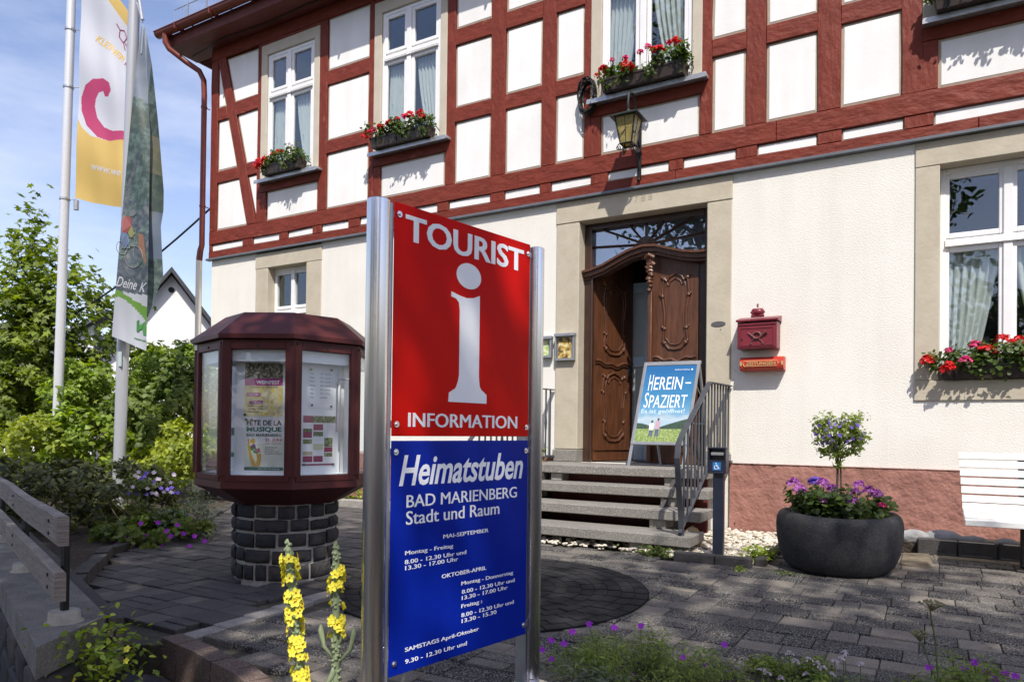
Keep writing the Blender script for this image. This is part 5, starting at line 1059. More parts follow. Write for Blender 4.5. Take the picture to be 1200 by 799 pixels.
# ================================================================== PLANTER, BENCH, KERBS
PC = (-.57, -1.60)
t = empty('stone_planter', (*PC, -.985), 'round dark granite planter bowl on the pavers between the steps and the bench', 'planter')
mb = MB(); prof = [(.27, -.995), (.275, -.975), (.33, -.965), (.375, -.92), (.408, -.84), (.425, -.75), (.430, -.66), (.425, -.61), (.41, -.577), (.388, -.560), (.362, -.562), (.352, -.60), (.34, -.64), (0, -.63)]
mb.lathe(prof, PC, 64); mb.v = [(PC[0]+(v[0]-PC[0])*(1+.012*sin(3*atan2(v[1]-PC[1], v[0]-PC[0])))*.985, v[1], v[2]+(.006*sin(2*atan2(v[1]-PC[1], v[0]-PC[0])+1) if v[2] > -.7 else 0)) for v in mb.v]; obj('bowl', mb, 'pot', t, smooth='all')
mb = MB(); mb.lathe([(0, -.60), (.345, -.60), (.345, -.62)], PC, 32); obj('earth', mb, 'soil', t)
def small_flower(c, r, m, nrm=(0, -1, .4), parent=None, n=5, centre=None, name='flower'):
    nrm = npa(nrm)/np.linalg.norm(nrm); a = np.cross(nrm, (.3, .2, 1)); a /= np.linalg.norm(a); b = np.cross(nrm, a); mb = MB(); mb.use(m); c = npa(c)
    for k in range(n):
        th_ = 2*pi*k/n+random.random()*.3; d = a*cos(th_)+b*sin(th_); e = np.cross(nrm, d)
        P = [c, c+d*r*.55+e*r*.42+nrm*r*.18, c+d*r+e*r*.18+nrm*r*.12, c+d*r-e*r*.18+nrm*r*.12, c+d*r*.55-e*r*.42+nrm*r*.18]; mb.add(P, [(0, 2, 1), (0, 3, 2), (0, 4, 3)])
    if centre: mb.use(centre); mb.ico(c+nrm*r*.12, r*.2, .1, 0)
    return obj(name, mb, None, parent)
# standard tree
t = empty('standard_shrub', (*PC, -.60), 'small round topped bush with violet flowers on thin stems in the granite planter', 'shrub')
mb = MB(); mb.tube([(PC[0]-.01, PC[1], -.62), (PC[0]-.008, PC[1]+.01, -.4), (PC[0]+.0, PC[1], -.1)], .008, 7); mb.tube([(PC[0]+.022, PC[1], -.62), (PC[0]+.02, PC[1]+.01, -.4), (PC[0]+.012, PC[1], -.1)], .006, 7); obj('trunk', mb, 'bark', t, smooth=True)
P, C = clumps((PC[0], PC[1], -.01), (.172, .16, .145), 1900, 60, .045, shell=.3); ex = []
for i in range(44):
    a = random.uniform(0, 2*pi); s0 = npa((PC[0]+.1*cos(a), PC[1]+.1*sin(a), .05)); d = npa((cos(a)*random.uniform(.2, .9), sin(a)*.5, random.uniform(.5, 1.2))); d /= np.linalg.norm(d); L_ = random.uniform(.08, .15)
    ex += [s0+d*L_*q/9+RNG.normal(size=3)*.006 for q in range(10)]
for i in range(90): ex.append(npa((PC[0]+RNG.normal()*.02, PC[1]+RNG.normal()*.02, random.uniform(-.24, -.12))))
V, F = scatter(np.vstack([P, npa(ex)]), .026, 'oval', up=.4, outc=(*PC, -.02)); npmesh('foliage', V, F, 'fern', t)
mb = MB()
for i in range(22): q = C[i]; mb.tube([(PC[0], PC[1], -.12), tuple((npa((*PC, -.08))+q)/2), tuple(q)], [.004, .003, .002], 4)
obj('twigs', mb, 'bark', t)
for i in range(58):
    d = RNG.normal(size=3); d /= np.linalg.norm(d); d[1] = -abs(d[1]) if i % 4 else d[1]; d[2] = d[2]*.8+.05; p = npa((*PC, .0))+d*npa((.18, .17, .14)); small_flower(p, random.uniform(.013, .018), 'fvio', d, t, centre='fyel' if i % 3 == 0 else None)
tg = empty('pelargonium', (PC[0], PC[1]-.05, -.60), 'lilac flowered pelargoniums filling the granite planter below the small bush', 'flowers')
P = []
for i in range(46): a = random.uniform(0, 2*pi); r = .31*sqrt(random.random()); P.append(npa((PC[0]+r*cos(a), PC[1]+r*sin(a), -.56+random.uniform(0, .12)))+RNG.normal(size=(38, 3))*.034)
V, F = scatter(np.vstack(P), .04, 'round', up=.6, outc=(*PC, -.8)); npmesh('foliage', V, F, 'ger', tg)
st_ = MB()
for (x, y, z, r, c) in ((-.855, -1.72, -.355, .045, 'flil'), (-.80, -1.80, -.395, .045, 'flil'), (-.715, -1.66, -.345, .05, 'fvio'), (-.66, -1.7, -.35, .045, 'flil'), (-.60, -1.72, -.38, .035, 'flil'), (-.645, -1.85, -.46, .03, 'flil'), (-.43, -1.68, -.35, .042, 'flil'), (-.44, -1.8, -.395, .038, 'flil'), (-.36, -1.72, -.39, .045, 'flil'), (-.31, -1.68, -.41, .04, 'flil'), (-.45, -1.86, -.455, .035, 'flil'), (-.28, -1.76, -.48, .028, 'fpink')):
    flowerhead((x, y, z), r, c, 34, tg); st_.tube([(x*.85+PC[0]*.15, y+.05, -.56), (x, y, z)], .003, 5)
obj('stems', st_, 'stem', tg, kind='stuff')
V, F = scatter(npa((-.50, -1.78, -.49))+RNG.normal(size=(500, 3))*npa((.05, .05, .045)), .028, 'thin', up=.8); tag(npmesh('silver_plant', V, F, 'grey'), 'fine silvery green filler plant at the front of the granite planter', 'plant')
# bench
t = empty('white_bench', (.9, -1.0, -.95), 'white slatted garden bench with black legs against the house at the right', 'bench')
bp = [(-.70, -.120), (-.718, -.185), (-.736, -.250), (-.755, -.315), (-.776, -.380), (-.80, -.445)]
for i, (y, z) in enumerate(bp):
    mb = MB(); d = npa((-.27, -.96)); d /= np.linalg.norm(d); nn = npa((-d[1], d[0])); q = [npa((y, z)), npa((y, z))+d*.053, npa((y, z))+d*.053+nn*.02, npa((y, z))+nn*.02]; mb.prism([tuple(p) for p in q], .20+.004*i, 2.15, ax='x'); obj('back_slat', mb, 'whitep', t)
sp2 = [(-.83, -.512), (-.86, -.545), (-.935, -.558), (-1.01, -.566), (-1.085, -.574), (-1.16, -.586)]
for i, (y, z) in enumerate(sp2):
    mb = MB(); 
    if i == 0: mb.prism([(y+.01, z+.0), (y-.015, z-.045), (y-.033, z-.035), (y-.008, z+.01)], .222, 2.15, ax='x')
    else: mb.box(.222, y-.066, z-.03, 2.15, y, z-.004, .005)
    obj('seat_slat', mb, 'whitep', t)
mb = MB(); mb.box(.224, -1.245, -.635, 2.15, -1.228, -.592, .004); obj('seat_slat', mb, 'whitep', t)
for xx in (.60, 1.8):
    mb = MB(); mb.prism([(-.66, -.12), (-.68, -.12), (-.83, -.54), (-1.20, -.60), (-1.20, -.625), (-.86, -.60), (-.86, -.66), (-.82, -.90), (-.70, -.955), (-.70, -.975), (-1.02, -.975), (-1.02, -.955), (-.90, -.91), (-.90, -.66), (-.79, -.60)][::-1], xx-.022, xx+.022, ax='x') if False else None
    for q in ([(-.675, -.12), (-.655, -.125), (-.80, -.56), (-.835, -.56)], [(-.80, -.60), (-1.22, -.632), (-1.22, -.60), (-.80, -.57)]): mb.prism(q, xx-.02, xx+.02, ax='x')
    mb.box(xx-.022, -.95, -.945, xx+.022, -.88, -.59, .008); mb.box(xx-.06, -1.06, -.972, xx+.06, -.78, -.945, .008); obj('leg', mb, 'black', t)
# kerb and rocks under bench
t = empty('wall_kerb', (.9, -.6, -.97), 'row of dark kerb blocks along the wall under the white bench', 'kerb'); x = -.08
while x < 3: w = random.uniform(.26, .29); mb = MB(); mb.box(x+.003, -.62, -1.0, x+w-.003, -.54, -.825+random.uniform(-.004, .004), .008, jit=.001); obj('kerb_block', mb, 'kerbd', t); x += w
mb = MB(); mb.prism([(-.2, -.54), (3, -.54), (3, -.04), (-.2, -.04)], -1.0, -.86); obj('wall_strip_soil', mb, 'soil', kind='structure')
for (x, y, z, r, sq, lab) in ((-.10, -.50, -.835, .085, (1.4, .6, .75), 'rough grey rock at the left end of the kerb by the bench'), (.10, -.46, -.835, .10, (1.45, .7, .72), 'smooth grey rock behind the kerb, widest of the row'), (.31, -.46, -.84, .07, (1.4, .7, .7), 'pale grey rock behind the kerb under the seat edge'), (.53, -.47, -.845, .07, (1.2, .7, .72), 'grey rock behind the kerb beside the bench leg')):
    mb = MB(); mb.ico((x, y, z), r, .07, 2, sq); tag(obj('rock', mb, 'rockg', smooth='all'), lab, 'rock', 'rocks behind the kerb')
mb = MB(); mb.box(-.19, -1.22, -1.0, .02, -.66, -.935, .02, jit=.008); tag(obj('sandstone_slab', mb, 'sand'), 'mossy tan sandstone slab set in the paving right of the planter', 'slab')
mb = MB(); mb.box(.03, -.80, -.99, .62, -.625, -.944, .01, jit=.003); mb.box(.63, -.80, -.99, 1.3, -.625, -.944, .01, jit=.003); tag(obj('gutter_slab', mb, 'sand', fore, kind='stuff'))
# gravel bed and kerb
mb = MB()
for i in range(1500):
    x = random.uniform(-1.84, -1.13); y = random.uniform(-1.80, -.05); r = random.uniform(.010, .024); mb.ico((x, y, -.962+random.uniform(-.01, .02)), r, .2, 0, (1.2, 1, .7))
for i in range(500):
    x = random.uniform(-3.7, -1.84); y = random.choice([random.uniform(-1.74, -1.45), random.uniform(-1.5, -.6)]); r = random.uniform(.010, .024); mb.ico((x, y, -.966+random.uniform(-.01, .012)), r, .2, 0, (1.2, 1, .7))
tag(obj('gravel', mb, 'gravel'), 'white and tan pebbles in the bed right of the steps', 'gravel', kind='stuff')
t = empty('gravel_kerb', (-1.4, -1.6, -.98), 'low dark kerb round the corner of the pebble bed by the dark post', 'kerb')
for (x0, y0, x1, y1) in ((-1.70, -1.89, -1.39, -1.81), (-1.385, -1.89, -1.12, -1.81), (-1.115, -1.80, -1.04, -1.56), (-1.10, -1.55, -1.03, -1.30), (-1.09, -1.29, -1.02, -1.05), (-1.10, -1.04, -1.02, -.80), (-1.09, -.79, -1.01, -.5), (-1.09, -.49, -1.01, -.06)):
    mb = MB(); mb.box(x0, y0, -1.0, x1, y1, -.915+random.uniform(-.006, .006), .008, jit=.002); obj('kerb_block', mb, 'kerbd', t)
for (x, y, r, m, lab) in ((-1.72, -1.30, .095, 'rockt', 'tan field stone standing in the pebbles beside the steps'),):
    mb = MB(); mb.ico((x, y, -.90), r, .08, 2, (.8, .7, 1.25)); tag(obj('field_stone', mb, m, smooth='all'), lab, 'stone')
def weed(c, rad, n, leaf, m, label, tpl='oval', cat='plant', fl=None):
    o = empty('weed', (c[0], c[1], c[2]), label, cat); P = npa(c)+RNG.normal(size=(n, 3))*npa(rad)*.5+npa((0, 0, rad[2]*.6)); P[:, 2] = np.maximum(P[:, 2], c[2]); V, F = scatter(P, leaf, tpl, up=1.0); npmesh('leaves', V, F, m, o)
    if fl:
        for q in fl: small_flower(q[:3], q[3], q[4], (.3, -.8, .6), o, centre=q[5] if len(q) > 5 else None)
    return o
weed((-1.84, -1.80, -.975), (.18, .06, .05), 260, .03, 'mid', 'low green weed at the foot of the lowest step')
weed((-1.12, -1.62, -.93), (.13, .12, .05), 260, .03, 'lime', 'fresh green weed creeping over the pebble kerb')
weed((-1.17, -2.02, -.975), (.05, .03, .02), 60, .02, 'lime', 'tiny green tuft in the joint before the pebble kerb')
weed((-.85, -2.0, -.975), (.10, .04, .015), 90, .015, 'mid', 'thin moss tuft on the pavers left of the planter')
# wall strip left of the stairs
t = empty('left_wall_kerb', (-6, -.68, -.97), 'grey kerb stones along the house wall behind the kiosk', 'kerb'); x = -8.6
while x < -3.9: w = random.uniform(.38, .5); mb = MB(); mb.box(x+.004, -.71, -1.03, min(-3.85, x+w)-.004, -.60, -.86+random.uniform(-.01, .01), .01, jit=.003); obj('kerb_block', mb, 'blk', t); x += w
mb = MB(); mb.prism([(-9.0, -.60), (-3.86, -.60), (-3.86, -.04), (-9.0, -.04)], -1.0, -.90); obj('left_wall_strip_soil', mb, 'soil', kind='structure')
weed((-4.75, -.40, -.89), (.22, .12, .16), 260, .06, 'yell', 'yellow green plant at the wall foot right of the kiosk pillar'); weed((-6.4, -.4, -.89), (.5, .12, .14), 300, .05, 'lime', 'low green plants at the wall foot left of the kiosk pillar')
weed((-3.80, -.30, -.34), (.10, .08, .12), 40, .09, 'lime', 'broad green leaf beside the landing under the leaflet cases', 'oval')
# ================================================================== BENCH WALL (lower left)
wB = npa((-3.21, -5.34)); wd = npa((-.9405, .3398)); wn = npa((-.3398, -.9405))
def WP(a, n): return tuple(wB+wd*a+wn*n)
t = empty('stone_wall', (*WP(2.5, .2), -1.33), 'low basalt wall with a weathered concrete top that carries the grey boards', 'wall')
SL = [WP(0, 0), WP(-.44, .36), WP(6.5, .36), WP(6.5, 0)]
mb = MB(); q = [WP(0, .06), WP(-.37, .37), WP(2.1, .37), WP(2.1, .06)]; mb.prism(q[::1], -.985, -.86); obj('coping', mb, 'conc', t)
mb = MB(); mb.prism([WP(2.11, .06), WP(2.11, .37), WP(7, .37), WP(7, .06)], -.985, -.862); obj('coping', mb, 'conc', t)
mb = MB(); mb.prism([WP(-.06, 0), WP(-.02, .055), WP(7, .055), WP(7, 0)], -1.3, -.868); obj('edge_strip', mb, 'kerbd', t)
mb = MB(); mb.prism([WP(.02, .07), WP(-.29, .33), WP(7, .33), WP(7, .07)], -1.335, -.986); obj('wall_core', mb, 'mortar', t)
for (rowz0, rowz1) in ((-1.33, -1.17), (-1.155, -.995)):
    a = -.28
    while a < 5: w = random.uniform(.22, .42); c = WP(a+w/2, .325); mb = MB(); mb.ico((c[0], c[1], (rowz0+rowz1)/2), .5, .10, 2, (1, 1, 1)); v = npa(mb.v)-npa((c[0], c[1], (rowz0+rowz1)/2)); v = np.clip(v, -.36, .36)/.36; mb.v = [(c[0]+wd[0]*p[0]*w*.47+wn[0]*p[1]*.045, c[1]+wd[1]*p[0]*w*.47+wn[1]*p[1]*.045, (rowz0+rowz1)/2+p[2]*(rowz1-rowz0)*.47) for p in v]; obj('stone', mb, 'basalt', t, smooth='all'); a += w
    for k in range(2): # end face
        a0 = npa(WP(.0, .06)); a1 = npa(WP(-.31, .34)); c = a0+(a1-a0)*(.25+.5*k)-npa((.0, .0)); e = (a1-a0)/np.linalg.norm(a1-a0); f = npa((-e[1], e[0])); mb = MB(); mb.ico((0, 0, 0), .5, .10, 2); v = np.clip(npa(mb.v), -.36, .36)/.36
        mb.v = [(c[0]+e[0]*p[0]*.095-f[0]*p[1]*.05, c[1]+e[1]*p[0]*.095-f[1]*p[1]*.05, (rowz0+rowz1)/2+p[2]*(rowz1-rowz0)*.47) for p in v]; obj('stone', mb, 'basalt', t, smooth='all')
t = empty('board_rail', (*WP(2, .22), -.86), 'backrest of two weathered grey boards on dark posts set in pale concrete feet', 'bench back')
for a in (0, 1.42, 2.84, 4.26):
    c = WP(a, .225); mb = MB(); mb.box(c[0]-.013, c[1]-.013, -.86, c[0]+.013, c[1]+.013, -.385, 0); f = obj('post', mb, 'black', t)
    mb = MB(); mb.lathe([(.064, -.862), (.063, -.818), (.058, -.812), (0, -.81)], c, 20); mb.lathe([(.078, -.862), (.076, -.858), (0, -.857)], c, 20); obj('concrete_foot', mb, 'conl', t, smooth=True)
for (z0, z1, a0, cuts) in ((-.502, -.378, -.215, (2.55, 5.6)), (-.735, -.612, -.165, (2.60, 5.6))):
    a = a0
    for e in cuts:
        V = []; n_ = 10
        for i in range(n_+1):
            aa = a+(e-.008-a)*i/n_; dz = .004*sin(aa*3+z0*9); dn = .003*sin(aa*2.1)
            for (nn_, zz) in ((.245, z0), (.245, z1-.006), (.251, z1), (.283, z1), (.289, z1-.006), (.289, z0+.006), (.283, z0)): p = WP(aa, nn_+dn); V.append((p[0], p[1], zz+dz))
        F = [(i*7+j, (i+1)*7+j, (i+1)*7+(j+1) % 7, i*7+(j+1) % 7) for i in range(n_) for j in range(7)]+[tuple(range(7))[::-1], tuple(n_*7+j for j in range(7))]
        mb = MB(); mb.add(V, F); b = obj('board', mb, 'wood', t); m2 = MB()
        for px_ in (0, 1.42, 2.84, 4.26):
            if a < px_ < e:
                for zz in (z0+.035, z1-.035): p = WP(px_, .289); p2 = WP(px_, .294); m2.tube([(p[0], p[1], zz), (p2[0], p2[1], zz)], .008, 8)
        if m2.v: obj('bolts', m2, 'black', b, kind='stuff')
        a = e
# ================================================================== FLAGS
def lean(base, h, k=.015): return tuple(npa(base)+npa((cos(YAW), sin(YAW), 0))*k*h+npa((0, 0, h)))
def R3(px_, py_, t): return npa(CAM)+(f_+r_*(px_-600)/840+u_*((505-840*math.tan(.010))-py_)/840)*t
P1 = tuple(R3(65, 545, 10.5)*npa((1, 1, 0))+npa((0, 0, -1.02))); P2 = tuple(R3(138, 600, 8.9)*npa((1, 1, 0))+npa((0, 0, -1.02)))
for (b, lab, cl) in ((P1, 'tall white flag pole on the left, further from the kiosk', (.068, .06)), (P2, 'thicker grey flag pole nearer the kiosk, carrying the picture flag', (.072, .064))):
    t = empty('flag_pole', b, lab, 'flag pole', 'flag poles left of the house'); mb = MB(); mb.tube([b, lean(b, 3), lean(b, 9)], [cl[0], cl[0]*.95, cl[1]], 20); obj('pole', mb, mat('pole_paint_%d' % (b is P1), (.62, .63, .65) if b is P1 else (.42, .43, .45), rough=.35, metal=.3), t, smooth=True)
    for h in ((4.35, 6.0, 6.85) if b is P1 else (2.2, 2.5)):
        c = npa(lean(b, h)); mb = MB(); mb.tube([c-npa((0, 0, .015)), c+npa((0, 0, .015))], cl[0]+.006, 16); mb.tube([c, c+npa((cos(YAW), sin(YAW), 0))*.16], .007, 6); obj('clamp_ring', mb, 'galv', t)
    if b is P1:
        c = npa(lean(b, 4.35))+npa((cos(YAW), sin(YAW), 0))*.17; mb = MB(); mb.tube([c+npa((0, 0, -.02)), c+npa((0, 0, -.16))], .035, 10); obj('flag_weight', mb, 'galv', t)
    else:
        mb = MB(); c = npa(lean(b, 2.55))+npa((.10, -.05, 0)); mb.tube([tuple(c+npa((.02*sin(q), -.0, .10*cos(q)))) for q in np.linspace(0, 2*pi, 14)], .008, 6); obj('halyard_knot', mb, 'black', t)
        c = npa(lean(b, 1.85)); mb = MB(); q = c+npa((.05, -.06, 0)); mb.box(q[0]-.02, q[1]-.012, q[2]-.09, q[0]+.03, q[1]+.0, q[2]+.09); obj('sticker', mb, flat((.45, .55, .5)), t)
F1U = npa((.852, .523, 0)); F1N = npa((.80, -.60, 0)); F1O = R3(88, 235, 10.3); F1Z = F1O[2]; F1O[2] = 0; F1U = npa((cos(YAW), sin(YAW), 0)); SC1 = 840/10.3
def f1(px_, py_, off=0):       # flag sheet coordinates (sheet metres = units/87.5)
    u = (px_-88)/SC1; z = F1Z+(235-py_)/SC1; w = .07*sin(u*7+z*.9)*u*1.3+.03*sin(z*5+u*4)+.015*sin(u*17+z*2.3)
    return tuple(F1O+F1U*u+npa((0, 0, z-.06*u))+F1N*(w+off))
def grid(mapf, edgeL, edgeR, nu, nv, matf, name, parent, mats):
    V = []; 
    for j in range(nv+1):
        for i in range(nu+1): a = npa(edgeL(j/nv)); b = npa(edgeR(j/nv)); p = a+(b-a)*i/nu; V.append((p[0], p[1]))
    F = []; mb = MB()
    for m in mats: mb.use(m)
    P = [mapf(*v) for v in V]; mb.v = P
    for j in range(nv):
        for i in range(nu):
            q = (j*(nu+1)+i, j*(nu+1)+i+1, (j+1)*(nu+1)+i+1, (j+1)*(nu+1)+i); c = (npa(V[q[0]])+npa(V[q[2]]))/2; mb.f.append(q); mb.m.append(matf(c[0], c[1]))
    return obj(name, mb, None, parent, smooth='all')
swirl = [(a/2.663, b/2.663) for a, b in ((398, 398), (398, 426), (340, 433), (300, 422), (265, 387), (248, 340), (246, 300), (260, 262), (285, 243), (315, 241), (336, 256), (342, 280), (333, 298), (322, 296), (317, 280), (303, 283), (294, 300), (290, 325), (298, 360), (320, 388), (350, 402))]
def f1m(x, y):
    if inpoly(x, y, swirl): return 2
    yb = np.interp(x, [88, 94, 105, 125, 150], [136, 148, 158, 162, 160]); 
    if y > yb: return 1
    e = -45+(x-88)*1.16
    if y < e+3.5: return 1
    return 0
t = empty('tall_banner', (*F1O[:2], 3.0), 'white and yellow banner with a pink wave sign on the left pole', 'flag')
bn = grid(f1, lambda v: (92-4*v, -60+292*v), lambda v: (158-8*v, (22+219*v)), 130, 400, f1m, 'cloth', t, ['cloth', 'clothy', 'clothp'])
def maptext(s_, mapf, p0, ang, h, m, parent, w=None, bold=.015, shear=0, off=.004, name='lettering'):
    V, F = textmesh(s_, bold, shear); lo, hi = V.min(0), V.max(0); sc = h/(hi[1]-lo[1]); scx = (w/(hi[0]-lo[0])) if w else sc; mb = MB()
    mb.add([mapf(p0[0]+(v[0]-lo[0])*scx*cos(ang)+(v[1]-lo[1])*sc*sin(ang), p0[1]+(v[0]-lo[0])*scx*sin(ang)-(v[1]-lo[1])*sc*cos(ang), off) for v in V], F); return obj(name, mb, m, parent, kind='stuff')
maptext('KLEINER', f1, (108, 45), .62, 8, flat((.62, .42, .10)), bn, w=40); maptext('WÄLLER', f1, (141, 69), .85, 8, 'clothp', bn, w=22)
maptext('www.we', f1, (105, 197), .22, 6, 'cloth', bn, w=37)
mb = MB()
for pts in ([(133, 24), (137, 30), (136, 38), (141, 44), (143, 52)], [(137, 30), (142, 30), (145, 38), (141, 44)], [(143, 44), (148, 52)]): mb.tube([f1(*p, .004) for p in pts], .006, 5)
obj('emblem_lines', mb, 'clothp', bn, kind='stuff')
# second flag: twisted picture banner hanging in two folds
F2O = R3(140, 395, 8.72); F2Z = F2O[2]; F2O[2] = 0; F2U = npa((cos(YAW), sin(YAW), 0)); F2N = npa((.858, -.514, 0)); SC2 = 840/8.72
def f2(x, y, off=0):
    u = (x-140)/SC2; z = F2Z+(395-y)/SC2; w = .05*sin(u*12+z*1.5)+.03*sin(z*4); return tuple(F2O+F2U*u+npa((0, 0, z))+F2N*(w+off-.02))
def f2b(x, y, off=0):
    u = (x-140)/SC2; z = F2Z+(395-y)/SC2; k = (x-166)/22; w = -.03-.16*max(0, k)+.03*sin(k*3+z*2); return tuple(F2O+F2U*u+npa((0, 0, z))+F2N*(w+off))
cs = [noise_print('banner_sky', [(.09, .12, .17), (.13, .16, .21), (.18, .21, .24)], 2), noise_print('banner_hill', [(.035, .055, .05), (.055, .08, .06), (.08, .105, .08)], 14), noise_print('banner_branch', [(.035, .06, .06), (.08, .125, .11), (.13, .17, .17)], 12), noise_print('banner_trail', [(.04, .055, .07), (.08, .10, .12), (.13, .14, .12)], 14), flat((.36, .38, .42)), flat((.10, .22, .03)), noise_print('banner_field', [(.10, .11, .07), (.15, .14, .09), (.12, .13, .10)], 9)]
def f2m(x, y):
    if y < 112+(x-150)*.35: return 0
    if y < 122+(x-150)*.5: return 2
    if y < 150+3*sin(x*.4): return 1
    t1 = abs(x-(160-(y-175)*.28))
    if 175 < y < 250 and t1 < 2.2+.02*(y-175): return 3
    if y < 232: return 2
    if y < 312: return 3 if (x+y) % 37 < 22 else 2
    yb = 340+(x-133)*.12
    if y < yb: return 3
    y2 = 344+max(0, (x-132))**2*.018; y1 = 342+(x-132)*.55
    if y1-5 < y < y2+4 and x > 133: return 5
    return 4
def f2n(x, y):
    if y < 120: return 0 if x < 168+(120-y)*.08 else 2
    if y < 155: return 1 if (x*3+y) % 30 < 18 else 2
    if y < 200: return 6
    if y < 245: return 1
    if x+y*.35 < 262: return 6
    return 0 if y < 300 else 2
X['b4'] = cs[4]
fl0 = lambda v: (160-29*v**.8, 28+366*v); fl1 = lambda v: (163+9*min(1, v*3), 30+380*v)
t = empty('picture_banner', (-7.65, -2.7, .9), 'narrow twisted banner printed with a cyclist and landscape on the nearer pole', 'flag')
c2 = grid(f2, fl0, fl1, 40, 200, f2m, 'front_cloth', t, cs); 
grid(f2b, lambda v: (163+8*min(1, v*3), 30+340*v), lambda v: (164+np.interp(v, [0, .12, .32, .55, .62, .68, .85, 1], [0, 9, 18, 26, 26, 23, 27, 9]), 30+np.interp(v, [0, 1], [0, 340])), 24, 160, f2n, 'rear_cloth', t, cs)
mb = MB()
for (cx, cy, r) in ((155, 300, 13), (141, 290, 8)): mb.tube([f2(cx+r*cos(a)*.8, cy+r*sin(a), .006) for a in np.linspace(0, 2*pi, 26)], .004, 5)
for pts in ([(141, 290), (148, 276), (156, 277), (155, 300)], [(148, 276), (150, 290), (141, 290)], [(156, 277), (157, 268), (153, 267)]): mb.tube([f2(*p, .008) for p in pts], .004, 5)
obj('bicycle_print', mb, flat((.20, .21, .22)), c2, kind='stuff')
def pp(pts, m, nm, off=.009): mb = MB(); mb.add([f2(*p, off) for p in pts], [tuple(range(len(pts)))]); obj(nm, mb, m, c2)
pp([(140, 258), (144, 250), (151, 252), (152, 262), (147, 272), (141, 270)], flat((.20, .04, .04)), 'rider_jersey'); pp([(149, 246), (152, 243), (156, 244), (157, 249), (153, 252), (150, 251)], flat((.12, .13, .14)), 'rider_helmet'); pp([(140, 270), (147, 272), (150, 282), (144, 292), (140, 284)], flat((.03, .07, .16)), 'rider_legs'); pp([(148, 262), (152, 262), (156, 272), (152, 278), (148, 272)], flat((.16, .17, .06)), 'rider_bag'); pp([(160, 272), (166, 275), (168, 290), (170, 312), (165, 300), (160, 288)], flat((.20, .10, .06)), 'rider_arm')
maptext('Deine', f2, (135, 336), .12, 12, 'cloth', c2, w=24, shear=.3, bold=.01); maptext('K', f2, (162, 341), .12, 11, 'cloth', c2, w=8, shear=.3, bold=.01)
pp([(160, 375), (163, 373), (163, 388), (160, 387)], flat((.03, .16, .04)), 'logo_print'); pp([(163, 380), (171, 375), (172, 392), (168, 391), (167, 384), (163, 386)], flat((.06, .22, .05)), 'logo_print'); maptext('westerwald', f2, (157, 396), .28, 3, flat((.03, .16, .04)), c2, w=15)
mb = MB(); mb.tube([tuple(npa(lean(P2, 6.3))+npa((.06, 0, 0))), f2(162, 28, 0), f2(160, 60, .0)], .010, 6); mb.tube([tuple(npa(lean(P2, 6.5))+npa((.06, 0, 0))), f2(161, 20)], .02, 6); obj('halyard', mb, 'galv', t)
# ================================================================== NEIGHBOUR HOUSE AND WIRES
hx = npa((.563, .826, 0)); hn = npa((-.826, .563, 0)); hO = npa((-20.12, 6.39, 0))
NH = empty('white_neighbour_house', (-20.1, 6.4, -1.1), 'white gabled house with dark roof behind the trees at the left', 'house')
def HP(a, d, z): return tuple(hO+hx*a+hn*d+npa((0, 0, z)))
mb = MB(); g5 = [(-2.6, -1.1), (3.4, -1.1), (3.4, .2), (0, 4.65), (-2.6, 1.1)]
mb.add([HP(a, 0, z) for a, z in g5]+[HP(a, 9, z) for a, z in g5], [(0, 1, 2, 3, 4), (9, 8, 7, 6, 5)]+[(i, i+5, (i+1) % 5+5, (i+1) % 5) for i in range(5)]); obj('wall', mb, 'wht2', NH)
mb = MB()
for (a0, z0, a1, z1) in ((0, 4.85, 3.7, .0), (0, 4.85, -2.9, .9)):
    V = [HP(a, d, z+o) for (a, z) in ((a0, z0), (a1, z1)) for d in (-.35, 9.3) for o in (0, -.16)]; mb.add(V, [(0, 2, 6, 4), (1, 5, 7, 3), (0, 4, 5, 1), (2, 3, 7, 6), (0, 1, 3, 2), (4, 6, 7, 5)])
obj('roof', mb, 'tile', NH)
for (a, z, w, h) in ((-.93, 2.25, .42, .55), (-.9, .2, .7, .9)):
    mb = MB(); mb.add([HP(p, d, q) for d in (-.03, .01) for p, q in ((a-w/2, z), (a+w/2, z), (a+w/2, z+h), (a-w/2, z+h))], [(0, 1, 2, 3), (0, 4, 5, 1), (1, 5, 6, 2), (2, 6, 7, 3), (3, 7, 4, 0)]); wn_ = obj('window', mb, 'dark', NH)
    mb = MB()
    for k in (-.5, 0, .5): mb.add([HP(a+w*k+o, d, q) for d in (-.05, -.031) for o, q in ((-.025, z-.03), (.025, z-.03), (.025, z+h+.03), (-.025, z+h+.03))], [(0, 1, 2, 3), (7, 6, 5, 4), (0, 4, 5, 1), (3, 2, 6, 7), (0, 3, 7, 4), (1, 5, 6, 2)])
    for k in (0, .5, 1): mb.add([HP(a+p, d, z+h*k+o) for d in (-.052, -.030) for p, o in ((-w/2, -.022), (w/2, -.022), (w/2, .022), (-w/2, .022))], [(0, 1, 2, 3), (7, 6, 5, 4), (0, 4, 5, 1), (3, 2, 6, 7), (0, 3, 7, 4), (1, 5, 6, 2)])
    obj('window_frame', mb, 'white', wn_)
mb = MB(); mb.add([HP(.0+.09*cos(a), -.012, 4.2+.09*sin(a)) for a in np.arange(0, 2*pi-.1, pi/6)], [tuple(range(12))]); obj('vent', mb, 'dark', NH)
